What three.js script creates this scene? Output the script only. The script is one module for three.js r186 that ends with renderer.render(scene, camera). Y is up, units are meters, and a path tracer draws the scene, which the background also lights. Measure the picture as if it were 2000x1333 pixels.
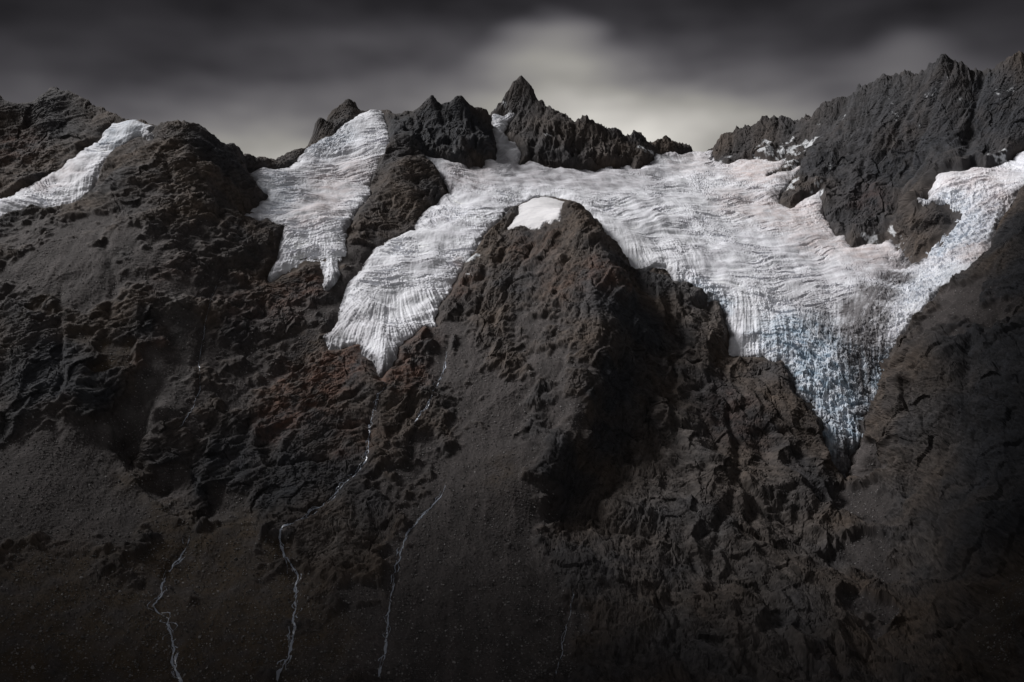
import * as THREE from 'three';

// ------------------------------------------------------------------ camera, sky, sun, exposure
const W = 2000, H = 1333, F = 1732, HZ = 560;          // photograph size, focal length and eye level in its pixels
const scene = new THREE.Scene();
const camera = new THREE.PerspectiveCamera(2 * Math.atan(H / 2 / F) * 180 / Math.PI, W / H, 5, 40000);
camera.position.set(0, 0, 0);
camera.setViewOffset(W, H, 0, H / 2 - HZ, W, H);        // level camera, lens shifted down to the slopes
const SUN = new THREE.Vector3(-0.68, 0.68, -0.20).normalize();
const EXPO = 2.6;
const renderer = new THREE.WebGLRenderer({ antialias: true });
renderer.toneMapping = THREE.LinearToneMapping;
renderer.toneMappingExposure = EXPO;
renderer.shadowMap.enabled = true;

// ------------------------------------------------------------------ noise
function rng(seed) { let s = seed >>> 0; return () => { s = (s + 0x6D2B79F5) >>> 0; let t = Math.imul(s ^ s >>> 15, 1 | s); t = t + Math.imul(t ^ t >>> 7, 61 | t) ^ t; return ((t ^ t >>> 14) >>> 0) / 4294967296; }; }
const PERM = new Uint8Array(512), GX = new Float32Array(256), GY = new Float32Array(256), GZ = new Float32Array(256);
{
  const r = rng(11), p = [...Array(256).keys()];
  for (let i = 255; i > 0; i--) { const j = (r() * (i + 1)) | 0; [p[i], p[j]] = [p[j], p[i]]; }
  for (let i = 0; i < 512; i++) PERM[i] = p[i & 255];
  for (let i = 0; i < 256; i++) { const z = r() * 2 - 1, a = r() * 6.2832, q = Math.sqrt(1 - z * z); GX[i] = q * Math.cos(a); GY[i] = q * Math.sin(a); GZ[i] = z; }
}
function noise(x, y, z) {
  const fx = Math.floor(x), fy = Math.floor(y), fz = Math.floor(z);
  const X = fx & 255, Y = fy & 255, Z = fz & 255; x -= fx; y -= fy; z -= fz;
  const u = x * x * x * (x * (x * 6 - 15) + 10), v = y * y * y * (y * (y * 6 - 15) + 10), w = z * z * z * (z * (z * 6 - 15) + 10);
  const a = PERM[X] + Y, b = PERM[X + 1] + Y, aa = PERM[a] + Z, ab = PERM[a + 1] + Z, ba = PERM[b] + Z, bb = PERM[b + 1] + Z;
  let h = PERM[aa]; const n000 = GX[h] * x + GY[h] * y + GZ[h] * z;
  h = PERM[ba]; const n100 = GX[h] * (x - 1) + GY[h] * y + GZ[h] * z;
  h = PERM[ab]; const n010 = GX[h] * x + GY[h] * (y - 1) + GZ[h] * z;
  h = PERM[bb]; const n110 = GX[h] * (x - 1) + GY[h] * (y - 1) + GZ[h] * z;
  h = PERM[aa + 1]; const n001 = GX[h] * x + GY[h] * y + GZ[h] * (z - 1);
  h = PERM[ba + 1]; const n101 = GX[h] * (x - 1) + GY[h] * y + GZ[h] * (z - 1);
  h = PERM[ab + 1]; const n011 = GX[h] * x + GY[h] * (y - 1) + GZ[h] * (z - 1);
  h = PERM[bb + 1]; const n111 = GX[h] * (x - 1) + GY[h] * (y - 1) + GZ[h] * (z - 1);
  const x00 = n000 + u * (n100 - n000), x10 = n010 + u * (n110 - n010), x01 = n001 + u * (n101 - n001), x11 = n011 + u * (n111 - n011);
  const y0 = x00 + v * (x10 - x00), y1 = x01 + v * (x11 - x01);
  return (y0 + w * (y1 - y0)) * 1.5;
}
const ridged = (x, y, z) => 1 - 2 * Math.abs(noise(x, y, z));          // sharp crests, about -1 .. 1
const clamp = (x, a = 0, b = 1) => x < a ? a : x > b ? b : x;
const smooth = (a, b, x) => { x = clamp((x - a) / (b - a)); return x * x * (3 - 2 * x); };
const mix = (a, b, t) => a + (b - a) * t;

// ------------------------------------------------------------------ sky: long-exposure storm cloud, brighter low behind the summits
{
  const w = 2048, h = 1024, data = new Float32Array(w * h * 4);
  for (let j = 0; j < h; j++) {
    const el = (j + 0.5) / h * Math.PI - Math.PI / 2;                     // row 0 is the bottom
    for (let i = 0; i < w; i++) {
      const az = ((i + 0.5) / w - 0.5) * 2 * Math.PI;                     // three.js: u = atan2(z, x) / 2pi + 0.5
      const dx = Math.cos(el) * Math.cos(az), dz = Math.cos(el) * Math.sin(az), dy = Math.sin(el);
      const a = Math.atan2(dx, -dz) * 57.2958, e = el * 57.2958;          // bearing from straight ahead, elevation
      const n1 = noise(dx * 3.1, dy * 11 + 3, dz * 3.1), n2 = noise(dx * 7 + 9, dy * 30, dz * 7), n3 = noise(dx * 16, dy * 46 + 5, dz * 16 + 2);
      const G = (x, w) => Math.exp(-x * x / (w * w)), ee = e + 1.1 * n1 + 0.35 * n2, band = (e0, w) => G(Math.max(0, ee - e0), w);
      const lobe = (a0, w, top) => { const t = top - 0.11 * (a - a0) * (a - a0) * 9 / (w * w) + 0.5 * n3; return G(a - a0, w) * smooth(t + 0.8, t - 1.0, e) * G(e - top + 1.6, 3.2); };
      let L = 0.015 + 0.004 * n1 + 0.003 * n2 + 0.215 * band(3, 7.0) + 0.52 * G(a - 6.5, 11) * band(7, 5.0) + 0.22 * G(a + 14.5, 6) * band(7, 3.4) + 0.085 * G(a + 3, 12) * band(6, 7.2);   // open band low behind the ridges
      L *= 1 + 0.42 * n2 + 0.26 * n3 + 0.1 * noise(dx * 40, dy * 80, dz * 40);
      L += 0.19 * lobe(2.6, 3.6, 16.9) * (1 + 0.3 * n2 + 0.2 * n3) + 0.09 * lobe(24, 3.2, 14.6) + 0.035 * G(a + 11, 5) * G(e - 15.2 - 0.12 * (a + 11), 1.1);
      L = Math.max(0.008, L);
      const warm = clamp(L / 0.3);
      const k = 4 * (j * w + i);
      data[k] = L * mix(1.0, 1.035, warm) / EXPO; data[k + 1] = L * mix(0.955, 1.0, warm) / EXPO; data[k + 2] = L * mix(1.10, 0.935, warm) / EXPO; data[k + 3] = 1;
    }
  }
  const t = new THREE.DataTexture(data, w, h, THREE.RGBAFormat, THREE.FloatType);
  t.mapping = THREE.EquirectangularReflectionMapping; t.magFilter = t.minFilter = THREE.LinearFilter; t.needsUpdate = true;
  scene.background = t; scene.environment = t;
}
const sun = new THREE.DirectionalLight(new THREE.Color(1.0, 0.97, 0.96), 1.5);
sun.position.copy(SUN).multiplyScalar(9000).add(new THREE.Vector3(0, 0, -3500));
sun.target.position.set(0, 0, -3500);
sun.castShadow = true; sun.shadow.radius = 32; sun.shadow.mapSize.set(4096, 4096);
Object.assign(sun.shadow.camera, { left: -4500, right: 4500, top: 4500, bottom: -4500, near: 100, far: 20000 });
scene.add(sun, sun.target);

// ------------------------------------------------------------------ survey: where ridges, ice and slopes stand (px, py, distance in metres)
const toWorld = (px, py, d) => [(px - 1000) / F * d, (HZ - py) / F * d, d];             // x, y, distance (z = -distance)
function rbfFit(pts, val, scale = 1) {                                                    // pts [[a, b]..], linear kernel, constant term
  const n = pts.length, m = n + 1, A = new Float64Array(m * m), b = new Float64Array(m);
  for (let i = 0; i < n; i++) {
    for (let j = 0; j < n; j++) A[i * m + j] = -Math.hypot(pts[i][0] - pts[j][0], (pts[i][1] - pts[j][1]) * scale);
    A[i * m + n] = A[n * m + i] = 1; b[i] = val[i];
  }
  for (let c = 0; c < m; c++) {
    let p = c; for (let r = c + 1; r < m; r++) if (Math.abs(A[r * m + c]) > Math.abs(A[p * m + c])) p = r;
    if (p !== c) { for (let k = c; k < m; k++) { const t = A[c * m + k]; A[c * m + k] = A[p * m + k]; A[p * m + k] = t; } const t = b[c]; b[c] = b[p]; b[p] = t; }
    const inv = 1 / A[c * m + c];
    for (let r = c + 1; r < m; r++) { const f = A[r * m + c] * inv; if (f === 0) continue; for (let k = c; k < m; k++) A[r * m + k] -= f * A[c * m + k]; b[r] -= f * b[c]; }
  }
  for (let r = m - 1; r >= 0; r--) { let s = b[r]; for (let k = r + 1; k < m; k++) s -= A[r * m + k] * b[k]; b[r] = s / A[r * m + r]; }
  const xs = Float64Array.from(pts, p => p[0]), ys = Float64Array.from(pts, p => p[1]);
  return (x, y) => { let s = b[n]; for (let i = 0; i < n; i++) { const u = xs[i] - x, v = (ys[i] - y) * scale; s -= b[i] * Math.sqrt(u * u + v * v); } return s; };
}
// outlines of the ice in the photograph
const ICE = {
  left: [[-160, 400], [0, 391], [63, 363], [98, 349], [130, 328], [144, 310], [168, 289], [196, 268], [210, 251], [224, 242], [256, 240], [280, 241], [303, 249], [293, 257], [301, 277], [287, 275], [284, 268], [270, 266], [252, 279], [228, 291], [210, 310], [196, 331], [186, 370], [168, 391], [140, 408], [98, 414], [70, 410], [21, 421], [0, 426], [-160, 452]],
  hanging: [[700, 221], [690, 226], [680, 240], [655, 258], [627, 275], [603, 291], [592, 307], [561, 328], [532, 331], [482, 335], [490, 352], [505, 377], [522, 380], [518, 391], [490, 405], [470, 429], [490, 428], [508, 438], [522, 429], [540, 440], [557, 443], [547, 478], [540, 510], [519, 545], [525, 555], [550, 538], [578, 531], [596, 517], [624, 517], [631, 548], [636, 566], [655, 548], [669, 520], [681, 496], [676, 460], [680, 478], [673, 450], [697, 415], [725, 387], [722, 366], [736, 331], [760, 296], [774, 282], [762, 275], [757, 240], [750, 222], [748, 214], [722, 216]],
  main: [[958, 228], [981, 226], [1009, 225], [995, 240], [984, 261], [1009, 279], [1020, 300], [1014, 324], [1040, 317], [1065, 328], [1097, 331], [1132, 331], [1160, 333], [1198, 324], [1233, 319], [1240, 332], [1265, 318], [1290, 305], [1330, 303], [1361, 301], [1377, 302], [1393, 296], [1393, 318], [1423, 320], [1465, 309], [1475, 308], [1505, 312], [1533, 311], [1536, 320], [1500, 345], [1540, 335], [1573, 318], [1566, 332], [1545, 357], [1524, 385], [1528, 399], [1545, 406], [1573, 388], [1605, 371], [1608, 395], [1610, 423], [1622, 437], [1633, 460], [1654, 458], [1664, 483], [1689, 476], [1706, 471], [1734, 469], [1755, 486], [1770, 504], [1787, 514],
    [1819, 486], [1847, 451], [1861, 430], [1840, 409], [1826, 397], [1790, 392], [1797, 371], [1826, 346], [1861, 329], [1880, 332], [1903, 322], [1927, 332], [1948, 322], [1966, 318], [2000, 294], [2120, 250], [2120, 320], [2000, 371], [1966, 416], [1948, 444], [1941, 470], [1934, 510], [1896, 535], [1868, 545], [1829, 577], [1797, 619], [1766, 654], [1745, 686], [1734, 738], [1733, 766], [1710, 798], [1692, 826], [1692, 857], [1678, 875], [1661, 895], [1668, 920], [1650, 945], [1636, 920], [1622, 903], [1608, 868], [1605, 826], [1580, 798], [1556, 773], [1552, 742], [1528, 707], [1507, 710], [1489, 700], [1451, 700], [1416, 696], [1423, 658], [1412, 616], [1402, 591], [1388, 588], [1384, 609], [1379, 602], [1382, 581], [1349, 567], [1335, 551], [1321, 558], [1311, 539], [1300, 525], [1273, 522], [1255, 538], [1231, 538], [1217, 524], [1192, 478], [1167, 443], [1146, 426], [1125, 401], [1111, 394],
    [1085, 388], [1058, 384], [1013, 401], [995, 408], [977, 433], [956, 450], [935, 475], [932, 485], [912, 513], [891, 555], [877, 580], [856, 604], [852, 625], [854, 639], [828, 639], [810, 657], [779, 681], [772, 702], [751, 730], [744, 744], [737, 730], [730, 706], [709, 695], [702, 674], [670, 681], [639, 685], [635, 660], [663, 608], [681, 559], [705, 527], [730, 485], [768, 467], [809, 454], [816, 436], [844, 401], [881, 379], [862, 349], [841, 324], [823, 301], [855, 310], [883, 321], [914, 330], [939, 331], [960, 321], [969, 296], [965, 268], [958, 240]],
};
const SNOWCAP = [[1013, 401], [1040, 387], [1058, 384], [1085, 388], [1111, 396], [1105, 402], [1098, 408], [1094, 432], [1082, 430], [1075, 440], [1064, 434], [1058, 446], [1044, 450], [1020, 447], [1004, 449], [988, 452], [1000, 435], [1012, 420]];
// distances on the ice
const iceD = [
  [-160, 400, 3500], [-160, 452, 3380], [0, 391, 3650], [0, 426, 3500], [98, 349, 3850], [98, 414, 3570], [168, 289, 4050], [196, 331, 3820], [168, 391, 3680], [224, 242, 4180], [252, 279, 4000], [301, 277, 3990], [280, 241, 4120], [303, 249, 4080],
  [700, 221, 5000], [748, 214, 5050], [757, 240, 4900], [774, 282, 4650], [722, 366, 4380], [655, 258, 4850], [603, 291, 4720], [532, 331, 4400], [482, 335, 4280], [505, 377, 4080], [470, 429, 3850], [557, 443, 3820], [620, 400, 4100], [519, 545, 3540], [624, 517, 3610], [636, 566, 3460], [681, 496, 3680], [673, 450, 3850], [697, 415, 4050],
  [958, 228, 5250], [1009, 225, 5230], [984, 261, 5080], [1020, 300, 4920], [1014, 324, 4820], [965, 268, 5020], [960, 321, 4760], [939, 331, 4640], [855, 310, 4620], [823, 301, 4600], [1097, 331, 4900], [1160, 333, 4960], [1233, 319, 5060], [1240, 332, 4980], [1290, 305, 5250], [1361, 301, 5450], [1393, 296, 5450], [1393, 318, 5250], [1465, 309, 5150], [1533, 311, 5000], [1573, 318, 4850], [1500, 345, 4800], [1524, 385, 4530], [1545, 406, 4420], [1605, 371, 4480], [1610, 423, 4280], [1633, 460, 4130], [1664, 483, 4030], [1706, 471, 4020], [1734, 469, 3990], [1770, 504, 3850], [1787, 514, 3780],
  [1000, 360, 4520], [1200, 365, 4640], [1100, 378, 4420], [1400, 360, 4820], [1300, 400, 4420], [1400, 450, 4180], [1500, 450, 4220], [1550, 520, 3880], [1620, 600, 3560], [1640, 650, 3400], [1650, 720, 3270], [1650, 800, 3150], [1650, 870, 3060], [1655, 935, 2980], [1200, 500, 3860], [1250, 538, 3740], [1384, 600, 3580], [1420, 690, 3420], [1530, 707, 3340], [1556, 773, 3210], [1605, 850, 3080],
  [1847, 451, 3700], [1861, 430, 3730], [1790, 392, 3860], [1797, 371, 3900], [1861, 329, 3960], [1966, 318, 3920], [2120, 250, 3950], [2120, 320, 3650], [2000, 371, 3600], [1948, 444, 3470], [1934, 510, 3330], [1868, 545, 3340], [1829, 577, 3330], [1797, 619, 3270], [1745, 686, 3230], [1733, 766, 3150], [1692, 826, 3090], [1900, 380, 3760], [1720, 600, 3480],
  [1111, 394, 4250], [1058, 384, 4330], [1013, 401, 4220], [1146, 426, 4100], [1167, 443, 4020], [1192, 478, 3920], [977, 433, 4020], [935, 475, 3840], [891, 555, 3580], [854, 639, 3340], [881, 379, 4350], [862, 349, 4450], [844, 401, 4230], [809, 454, 3960], [730, 485, 3800], [681, 559, 3540], [639, 685, 3200], [709, 695, 3170], [744, 744, 3040], [800, 520, 3680], [760, 600, 3420], [740, 690, 3170], [900, 420, 4100]];
const iceDist = rbfFit(iceD.map(p => [p[0], p[1]]), iceD.map(p => p[2]), 1.6);
// skyline: crest of the far ridges, with the distance of the crest along it
const SKY_LINE = [[-420, 120], [-300, 150], [-200, 190], [-120, 165], [-60, 160], [-25, 172], [0, 191], [15, 205], [30, 215], [45, 211], [60, 208], [75, 210], [85, 199], [94, 182], [105, 176], [119, 182], [140, 185], [154, 191], [172, 200], [196, 212], [217, 223], [231, 232], [252, 238], [280, 241], [301, 247], [322, 242], [340, 239], [364, 242], [385, 247], [399, 254], [408, 266], [427, 279], [445, 289], [452, 284], [466, 291], [483, 305], [501, 310], [508, 307], [525, 319], [534, 321], [547, 310], [561, 306], [570, 302], [575, 297], [581, 307], [592, 301], [610, 265], [617, 240], [624, 231], [648, 216], [666, 207], [681, 193], [692, 202], [703, 222], [722, 217], [746, 214], [760, 217], [792, 217], [802, 219], [823, 209], [834, 195], [844, 186], [851, 195], [860, 207], [869, 202], [883, 202], [892, 190], [900, 188], [907, 195], [921, 209], [939, 214], [951, 214], [956, 223], [960, 219], [974, 202], [991, 181], [1005, 161], [1018, 150], [1030, 162], [1039, 175], [1044, 189], [1051, 200], [1060, 195], [1064, 210], [1076, 214], [1086, 219], [1100, 226], [1114, 238], [1123, 251], [1132, 237], [1146, 230], [1160, 242], [1177, 252], [1186, 259], [1198, 252], [1209, 261], [1224, 272], [1240, 262], [1250, 266], [1262, 283], [1270, 287], [1285, 277], [1300, 271], [1318, 278], [1328, 290], [1340, 285], [1352, 298], [1361, 301], [1377, 302], [1393, 295], [1398, 287], [1409, 266], [1426, 264], [1431, 269], [1440, 253], [1463, 246], [1468, 255], [1486, 238], [1496, 228], [1503, 238], [1512, 228], [1521, 238], [1531, 232], [1545, 234], [1550, 238], [1578, 224], [1587, 234], [1592, 238], [1596, 220], [1608, 206], [1619, 201], [1626, 203], [1631, 189], [1636, 197], [1643, 191], [1654, 196], [1664, 185], [1676, 181], [1680, 171], [1685, 179], [1696, 171], [1710, 159], [1726, 149], [1738, 155], [1745, 164], [1755, 147], [1773, 145], [1805, 143], [1819, 129], [1843, 113], [1857, 122], [1868, 134], [1882, 129], [1892, 143], [1913, 145], [1931, 143], [1952, 136], [1973, 120], [1994, 117], [2020, 112], [2060, 130], [2150, 90], [2300, 110], [2450, 150]];
const CREST_D = [[-420, 4200], [0, 4350], [105, 4480], [252, 4230], [301, 4120], [345, 4030], [445, 4200], [525, 4520], [592, 4800], [648, 5030], [703, 5060], [760, 5030], [800, 4960], [844, 4930], [900, 4930], [951, 5020], [958, 5270], [1018, 5350], [1064, 5270], [1146, 5200], [1240, 5260], [1300, 5400], [1361, 5480], [1393, 5480], [1426, 5400], [1496, 5280], [1578, 5130], [1608, 4980], [1726, 4640], [1773, 4560], [1843, 4320], [1913, 4260], [1994, 4120], [2150, 3950], [2450, 3800]];
const lerpList = (l, x) => { if (x <= l[0][0]) return l[0][1]; for (let i = 1; i < l.length; i++) if (x <= l[i][0]) { const t = (x - l[i - 1][0]) / (l[i][0] - l[i - 1][0]); return mix(l[i - 1][1], l[i][1], t); } return l[l.length - 1][1]; };
// rock and scree in front of the skyline
const ROCK = [
  // left mountain above its glacier
  [60, 260, 4220], [20, 330, 3930], [130, 250, 4240], [180, 235, 4260], [-100, 300, 3950], [-250, 350, 3700], [-400, 300, 3800], [-60, 350, 3800],
  // rounded hill and the slopes left
  [345, 280, 3930], [300, 330, 3760], [400, 330, 3840], [440, 350, 3950], [470, 320, 4200], [250, 340, 3720], [230, 400, 3560], [300, 420, 3500], [400, 420, 3620], [450, 460, 3600],
  [100, 470, 3330], [0, 500, 3270], [200, 500, 3250], [300, 520, 3240], [400, 520, 3380], [480, 500, 3560], [-160, 520, 3200], [60, 580, 3090], [150, 590, 3080], [230, 640, 3010], [330, 590, 3140], [420, 600, 3220], [500, 610, 3310], [580, 580, 3460], [600, 640, 3280],
  [0, 680, 2950], [100, 700, 2920], [170, 760, 2810], [260, 740, 2870], [340, 700, 2980], [300, 800, 2760], [380, 800, 2820], [360, 860, 2730], [0, 800, 2760], [80, 830, 2730], [150, 850, 2700], [-160, 700, 2880], [-160, 900, 2550], [-160, 1100, 2170], [-160, 1340, 1800],
  [205, 845, 2760], [215, 895, 2680], [250, 940, 2610], [300, 990, 2530], [340, 1025, 2480], [390, 1042, 2450], [450, 1030, 2470], [500, 1035, 2460], [540, 1055, 2420],   // moraine crest
  [240, 885, 2790], [275, 925, 2740], [320, 972, 2650], [390, 1018, 2570], [450, 1005, 2580], [520, 1012, 2550],                                                                              // hollow behind it
  [0, 920, 2560], [100, 920, 2580], [0, 1020, 2380], [100, 1040, 2380], [200, 1020, 2440], [0, 1150, 2150], [120, 1160, 2160], [250, 1130, 2260], [360, 1130, 2310], [450, 1120, 2330], [520, 1150, 2280], [0, 1333, 1840], [150, 1333, 1880], [300, 1250, 2060], [330, 1333, 1930], [450, 1250, 2080], [480, 1333, 1950], [560, 1250, 2080], [600, 1333, 1950],
  // dome in the middle left
  [560, 680, 3180], [480, 700, 3090], [420, 720, 3020], [500, 780, 2940], [600, 760, 3020], [680, 740, 3090], [690, 800, 2960], [620, 830, 2880], [540, 860, 2810], [450, 850, 2810], [400, 900, 2710], [480, 930, 2650], [600, 920, 2690], [680, 900, 2740], [640, 970, 2590], [560, 990, 2560], [700, 960, 2620], [660, 1040, 2440], [620, 1110, 2340], [720, 1020, 2500], [770, 1000, 2550], [690, 1100, 2350], [650, 1200, 2160],
  [745, 760, 3010], [760, 830, 2870], [720, 880, 2780], [800, 780, 2990], [850, 730, 3100], [830, 680, 3230],
  // central buttress, left side
  [1000, 470, 3800], [940, 520, 3680], [1050, 500, 3650], [1100, 480, 3660], [960, 600, 3420], [1060, 580, 3420], [1130, 560, 3430], [900, 650, 3290], [1000, 680, 3200], [1100, 660, 3200], [900, 760, 3040], [980, 780, 2980], [1080, 760, 2990], [880, 860, 2850], [1000, 860, 2820], [940, 900, 2740], [850, 930, 2700], [1080, 840, 2860], [820, 1000, 2540], [960, 1000, 2540], [900, 1080, 2390], [1000, 1100, 2340], [760, 1120, 2310], [840, 1180, 2200], [940, 1200, 2170], [740, 1250, 2080], [860, 1333, 1960], [1000, 1280, 2060], [720, 1333, 1950],
  // crest of the buttress and its shadowed right flank
    [1150, 425, 4060], [1185, 480, 3880], [1228, 560, 3600], [1262, 618, 3450], [1250, 668, 3320], [1236, 720, 3180], [1214, 790, 3030], [1188, 860, 2895], [1168, 910, 2810], [1112, 1015, 2640], [1302, 650, 3480], [1294, 710, 3330], [1280, 765, 3190], [1260, 835, 3040], [1222, 905, 2895],
  // slabs under the right ice
  [1300, 570, 3640], [1350, 620, 3540], [1380, 680, 3420], [1300, 680, 3390], [1450, 740, 3300], [1350, 770, 3190], [1500, 780, 3210], [1280, 820, 3040], [1400, 840, 3060], [1500, 850, 3060], [1560, 850, 3080], [1330, 900, 2890], [1250, 920, 2830], [1430, 920, 2890], [1540, 920, 2910], [1600, 930, 2950], [1200, 1000, 2650], [1330, 1000, 2700], [1450, 1000, 2720], [1560, 1000, 2740], [1620, 1000, 2800], [1150, 1100, 2380], [1280, 1080, 2520], [1420, 1100, 2510], [1560, 1090, 2540], [1640, 1100, 2560], [1130, 1200, 2180], [1300, 1180, 2300], [1400, 1200, 2270], [1550, 1200, 2300], [1100, 1333, 1960], [1250, 1333, 1980], [1350, 1290, 2100], [1500, 1333, 2040], [1620, 1250, 2210],
  // gully below the icefall and its debris
  [1690, 900, 2960], [1690, 980, 2790], [1730, 920, 2920], [1700, 1080, 2540], [1700, 1200, 2270], [1690, 1333, 2030],
  // dark cliffs in the right foreground
  [1960, 470, 3240], [2000, 400, 3300], [2000, 500, 3060], [2120, 400, 3000], [1940, 560, 3080], [1900, 600, 3080], [1850, 640, 3050], [1800, 690, 3010], [1770, 740, 2990], [1750, 800, 2960], [1760, 870, 2870], [1830, 720, 2900], [1900, 680, 2900], [1960, 640, 2880], [1860, 800, 2760], [1930, 760, 2720], [2000, 720, 2640], [1790, 960, 2700], [1870, 900, 2620], [1950, 880, 2480], [2060, 850, 2350], [1800, 1050, 2530], [1880, 1020, 2430], [1940, 1020, 2260], [1790, 1150, 2340], [1860, 1140, 2250], [1940, 1130, 2080], [2000, 1050, 2100], [1780, 1250, 2160], [1880, 1250, 2060], [2000, 1200, 1880], [1800, 1333, 1990], [1900, 1333, 1900], [2000, 1333, 1780], [2160, 1333, 1700], [2160, 1000, 2000], [2160, 600, 2650], [2300, 500, 2650], [2400, 900, 2050],
  // rib between the hanging glacier and the main ice
  [790, 276, 4620], [770, 310, 4540], [810, 320, 4440], [750, 360, 4320], [800, 370, 4240], [850, 380, 4300], [730, 410, 4080], [780, 420, 4060], [700, 460, 3860], [740, 450, 3940], [690, 520, 3660], [660, 590, 3460], [650, 640, 3320],
  // summits: faces under the crest
  [640, 250, 4960], [665, 232, 4990], [620, 275, 4830], [560, 318, 4560], [690, 212, 5030],
  [780, 240, 4930], [830, 240, 4850], [880, 240, 4860], [930, 240, 4930], [800, 270, 4760], [860, 285, 4680], [910, 290, 4700], [945, 280, 4800], [780, 262, 4750], [955, 300, 4740],
  [990, 205, 5290], [1018, 190, 5290], [1035, 230, 5190], [1060, 260, 5080], [1020, 260, 5110], [1100, 270, 5060], [1090, 300, 4980], [1146, 270, 5100], [1140, 305, 5000], [1200, 290, 5120], [1235, 295, 5160], [1290, 290, 5320], [1260, 305, 5150],
  [1410, 290, 5350], [1430, 300, 5270], [1460, 275, 5270], [1500, 270, 5190], [1500, 292, 5120], [1550, 265, 5120], [1580, 280, 4950],
  // right massif
  [1600, 250, 4930], [1640, 240, 4850], [1590, 310, 4760], [1560, 370, 4560], [1640, 330, 4600], [1700, 220, 4620], [1700, 320, 4430], [1640, 400, 4320], [1700, 400, 4240], [1760, 250, 4430], [1770, 340, 4280], [1760, 430, 4080], [1700, 450, 4110], [1800, 460, 3900], [1830, 180, 4300], [1800, 260, 4330], [1810, 330, 4120], [1780, 400, 4010], [1840, 260, 4210], [1860, 310, 4030], [1900, 200, 4220], [1920, 270, 4080], [1980, 190, 4090], [1980, 260, 3990], [2100, 180, 3960],
];
// snow cap on the buttress lies between its front edge and the ice behind
const CAP_D = [[1000, 440, 3960], [1044, 450, 3850], [1058, 400, 4150], [1094, 432, 3820], [1098, 408, 3950], [1030, 420, 4020]];

const inPoly = (poly, x, y) => { let c = false; for (let i = 0, j = poly.length - 1; i < poly.length; j = i++) { const a = poly[i], b = poly[j]; if ((a[1] > y) !== (b[1] > y) && x < (b[0] - a[0]) * (y - a[1]) / (b[1] - a[1]) + a[0]) c = !c; } return c; };
const ctrl = [];                                                                          // [x, dist, y]
const put = (px, py, d) => { const [x, y] = toWorld(px, py, d); ctrl.push([x, d, y]); };
for (const k in ICE) {
  for (const [px, py] of ICE[k]) put(px, py, iceDist(px, py));
  for (let py = 240; py < 930; py += 38) for (let q = -150; q < 2100; q += 46) { const px = q + (py * 7 % 23) - 11; if (inPoly(ICE[k], px, py)) put(px, py, iceDist(px, py)); }
}
for (const p of [...ROCK, ...CAP_D]) put(...p);
const EDGE = [[1112, 402, 3880], [1130, 420, 3800], [1150, 450, 3700], [1170, 490, 3590], [1195, 520, 3520], [1212, 555, 3440], [1202, 600, 3320], [1187, 660, 3170], [1165, 730, 3020], [1142, 800, 2890], [1125, 850, 2800], [1097, 905, 2720], [1070, 960, 2640], [1050, 1010, 2560]];   // sharp arete of the buttress: lit left, falling away to the right
for (let i = 0; i < EDGE.length - 1; i++) { const n = 5; for (let k = 0; k < n; k++) { const [px, py, d] = [0, 1, 2].map(q => mix(EDGE[i][q], EDGE[i + 1][q], k / n)), j = 5 * noise(px / 23, py / 23, 1); put(px + j, py, d); if (i > 3) put(px + 17 + j, py + 27, d + 12); } }
for (const [px, py] of SKY_LINE) {
  const d = lerpList(CREST_D, px), [x, y] = toWorld(px, py, d);
  ctrl.push([x, d, y]);
  const s = (d + 130) / d, t = (d + 700) / d;
  if (px % 2 === 0 || px < 0) ctrl.push([x * s, d + 130, y - 150]);
  if (px % 5 === 0) ctrl.push([x * t, d + 700, y - 620]);
}
for (let px = -600; px <= 2600; px += 400) {                                              // valley floor in front, far side behind
  for (const [d, y] of [[1500, -960], [1000, -1010], [500, -990], [100, -700], [7200, -700], [8200, -800]]) ctrl.push([(px - 1000) / F * Math.max(d, 900), d, y]);
}
{ const seen = new Set(); for (let i = ctrl.length - 1; i >= 0; i--) { const k = Math.round(ctrl[i][0] / 6) + '_' + Math.round(ctrl[i][1] / 6); if (seen.has(k)) ctrl.splice(i, 1); else seen.add(k); } }
console.log('control points', ctrl.length);
const baseFn = rbfFit(ctrl.map(p => [p[0], p[1]]), ctrl.map(p => p[2]));

// survey grid, 11 m cells
const CELL = 11, X0 = -4300, D0 = 0, NX = Math.round(8600 / CELL), ND = Math.round(8300 / CELL);
const grid = new Float32Array(NX * ND);
for (let j = 0; j < ND; j++) { const d = D0 + j * CELL; for (let i = 0; i < NX; i++) { const x = X0 + i * CELL; const keep = d > 1400 && Math.abs(x) < d * 0.78 + 200 && d < 6200; grid[j * NX + i] = keep || (i % 8 === 0 && j % 8 === 0) ? baseFn(x, d) : NaN; } }
for (let j = 0; j < ND; j++) for (let i = 0; i < NX; i++) if (Number.isNaN(grid[j * NX + i])) {                                   // fill the unseen surroundings
  const i0 = i & ~7, j0 = j & ~7, i1 = Math.min(i0 + 8, (NX - 1) & ~7), j1 = Math.min(j0 + 8, (ND - 1) & ~7), u = (i - i0) / 8, v = (j - j0) / 8;
  grid[j * NX + i] = mix(mix(grid[j0 * NX + i0], grid[j0 * NX + i1], u), mix(grid[j1 * NX + i0], grid[j1 * NX + i1], u), v);
}
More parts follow.
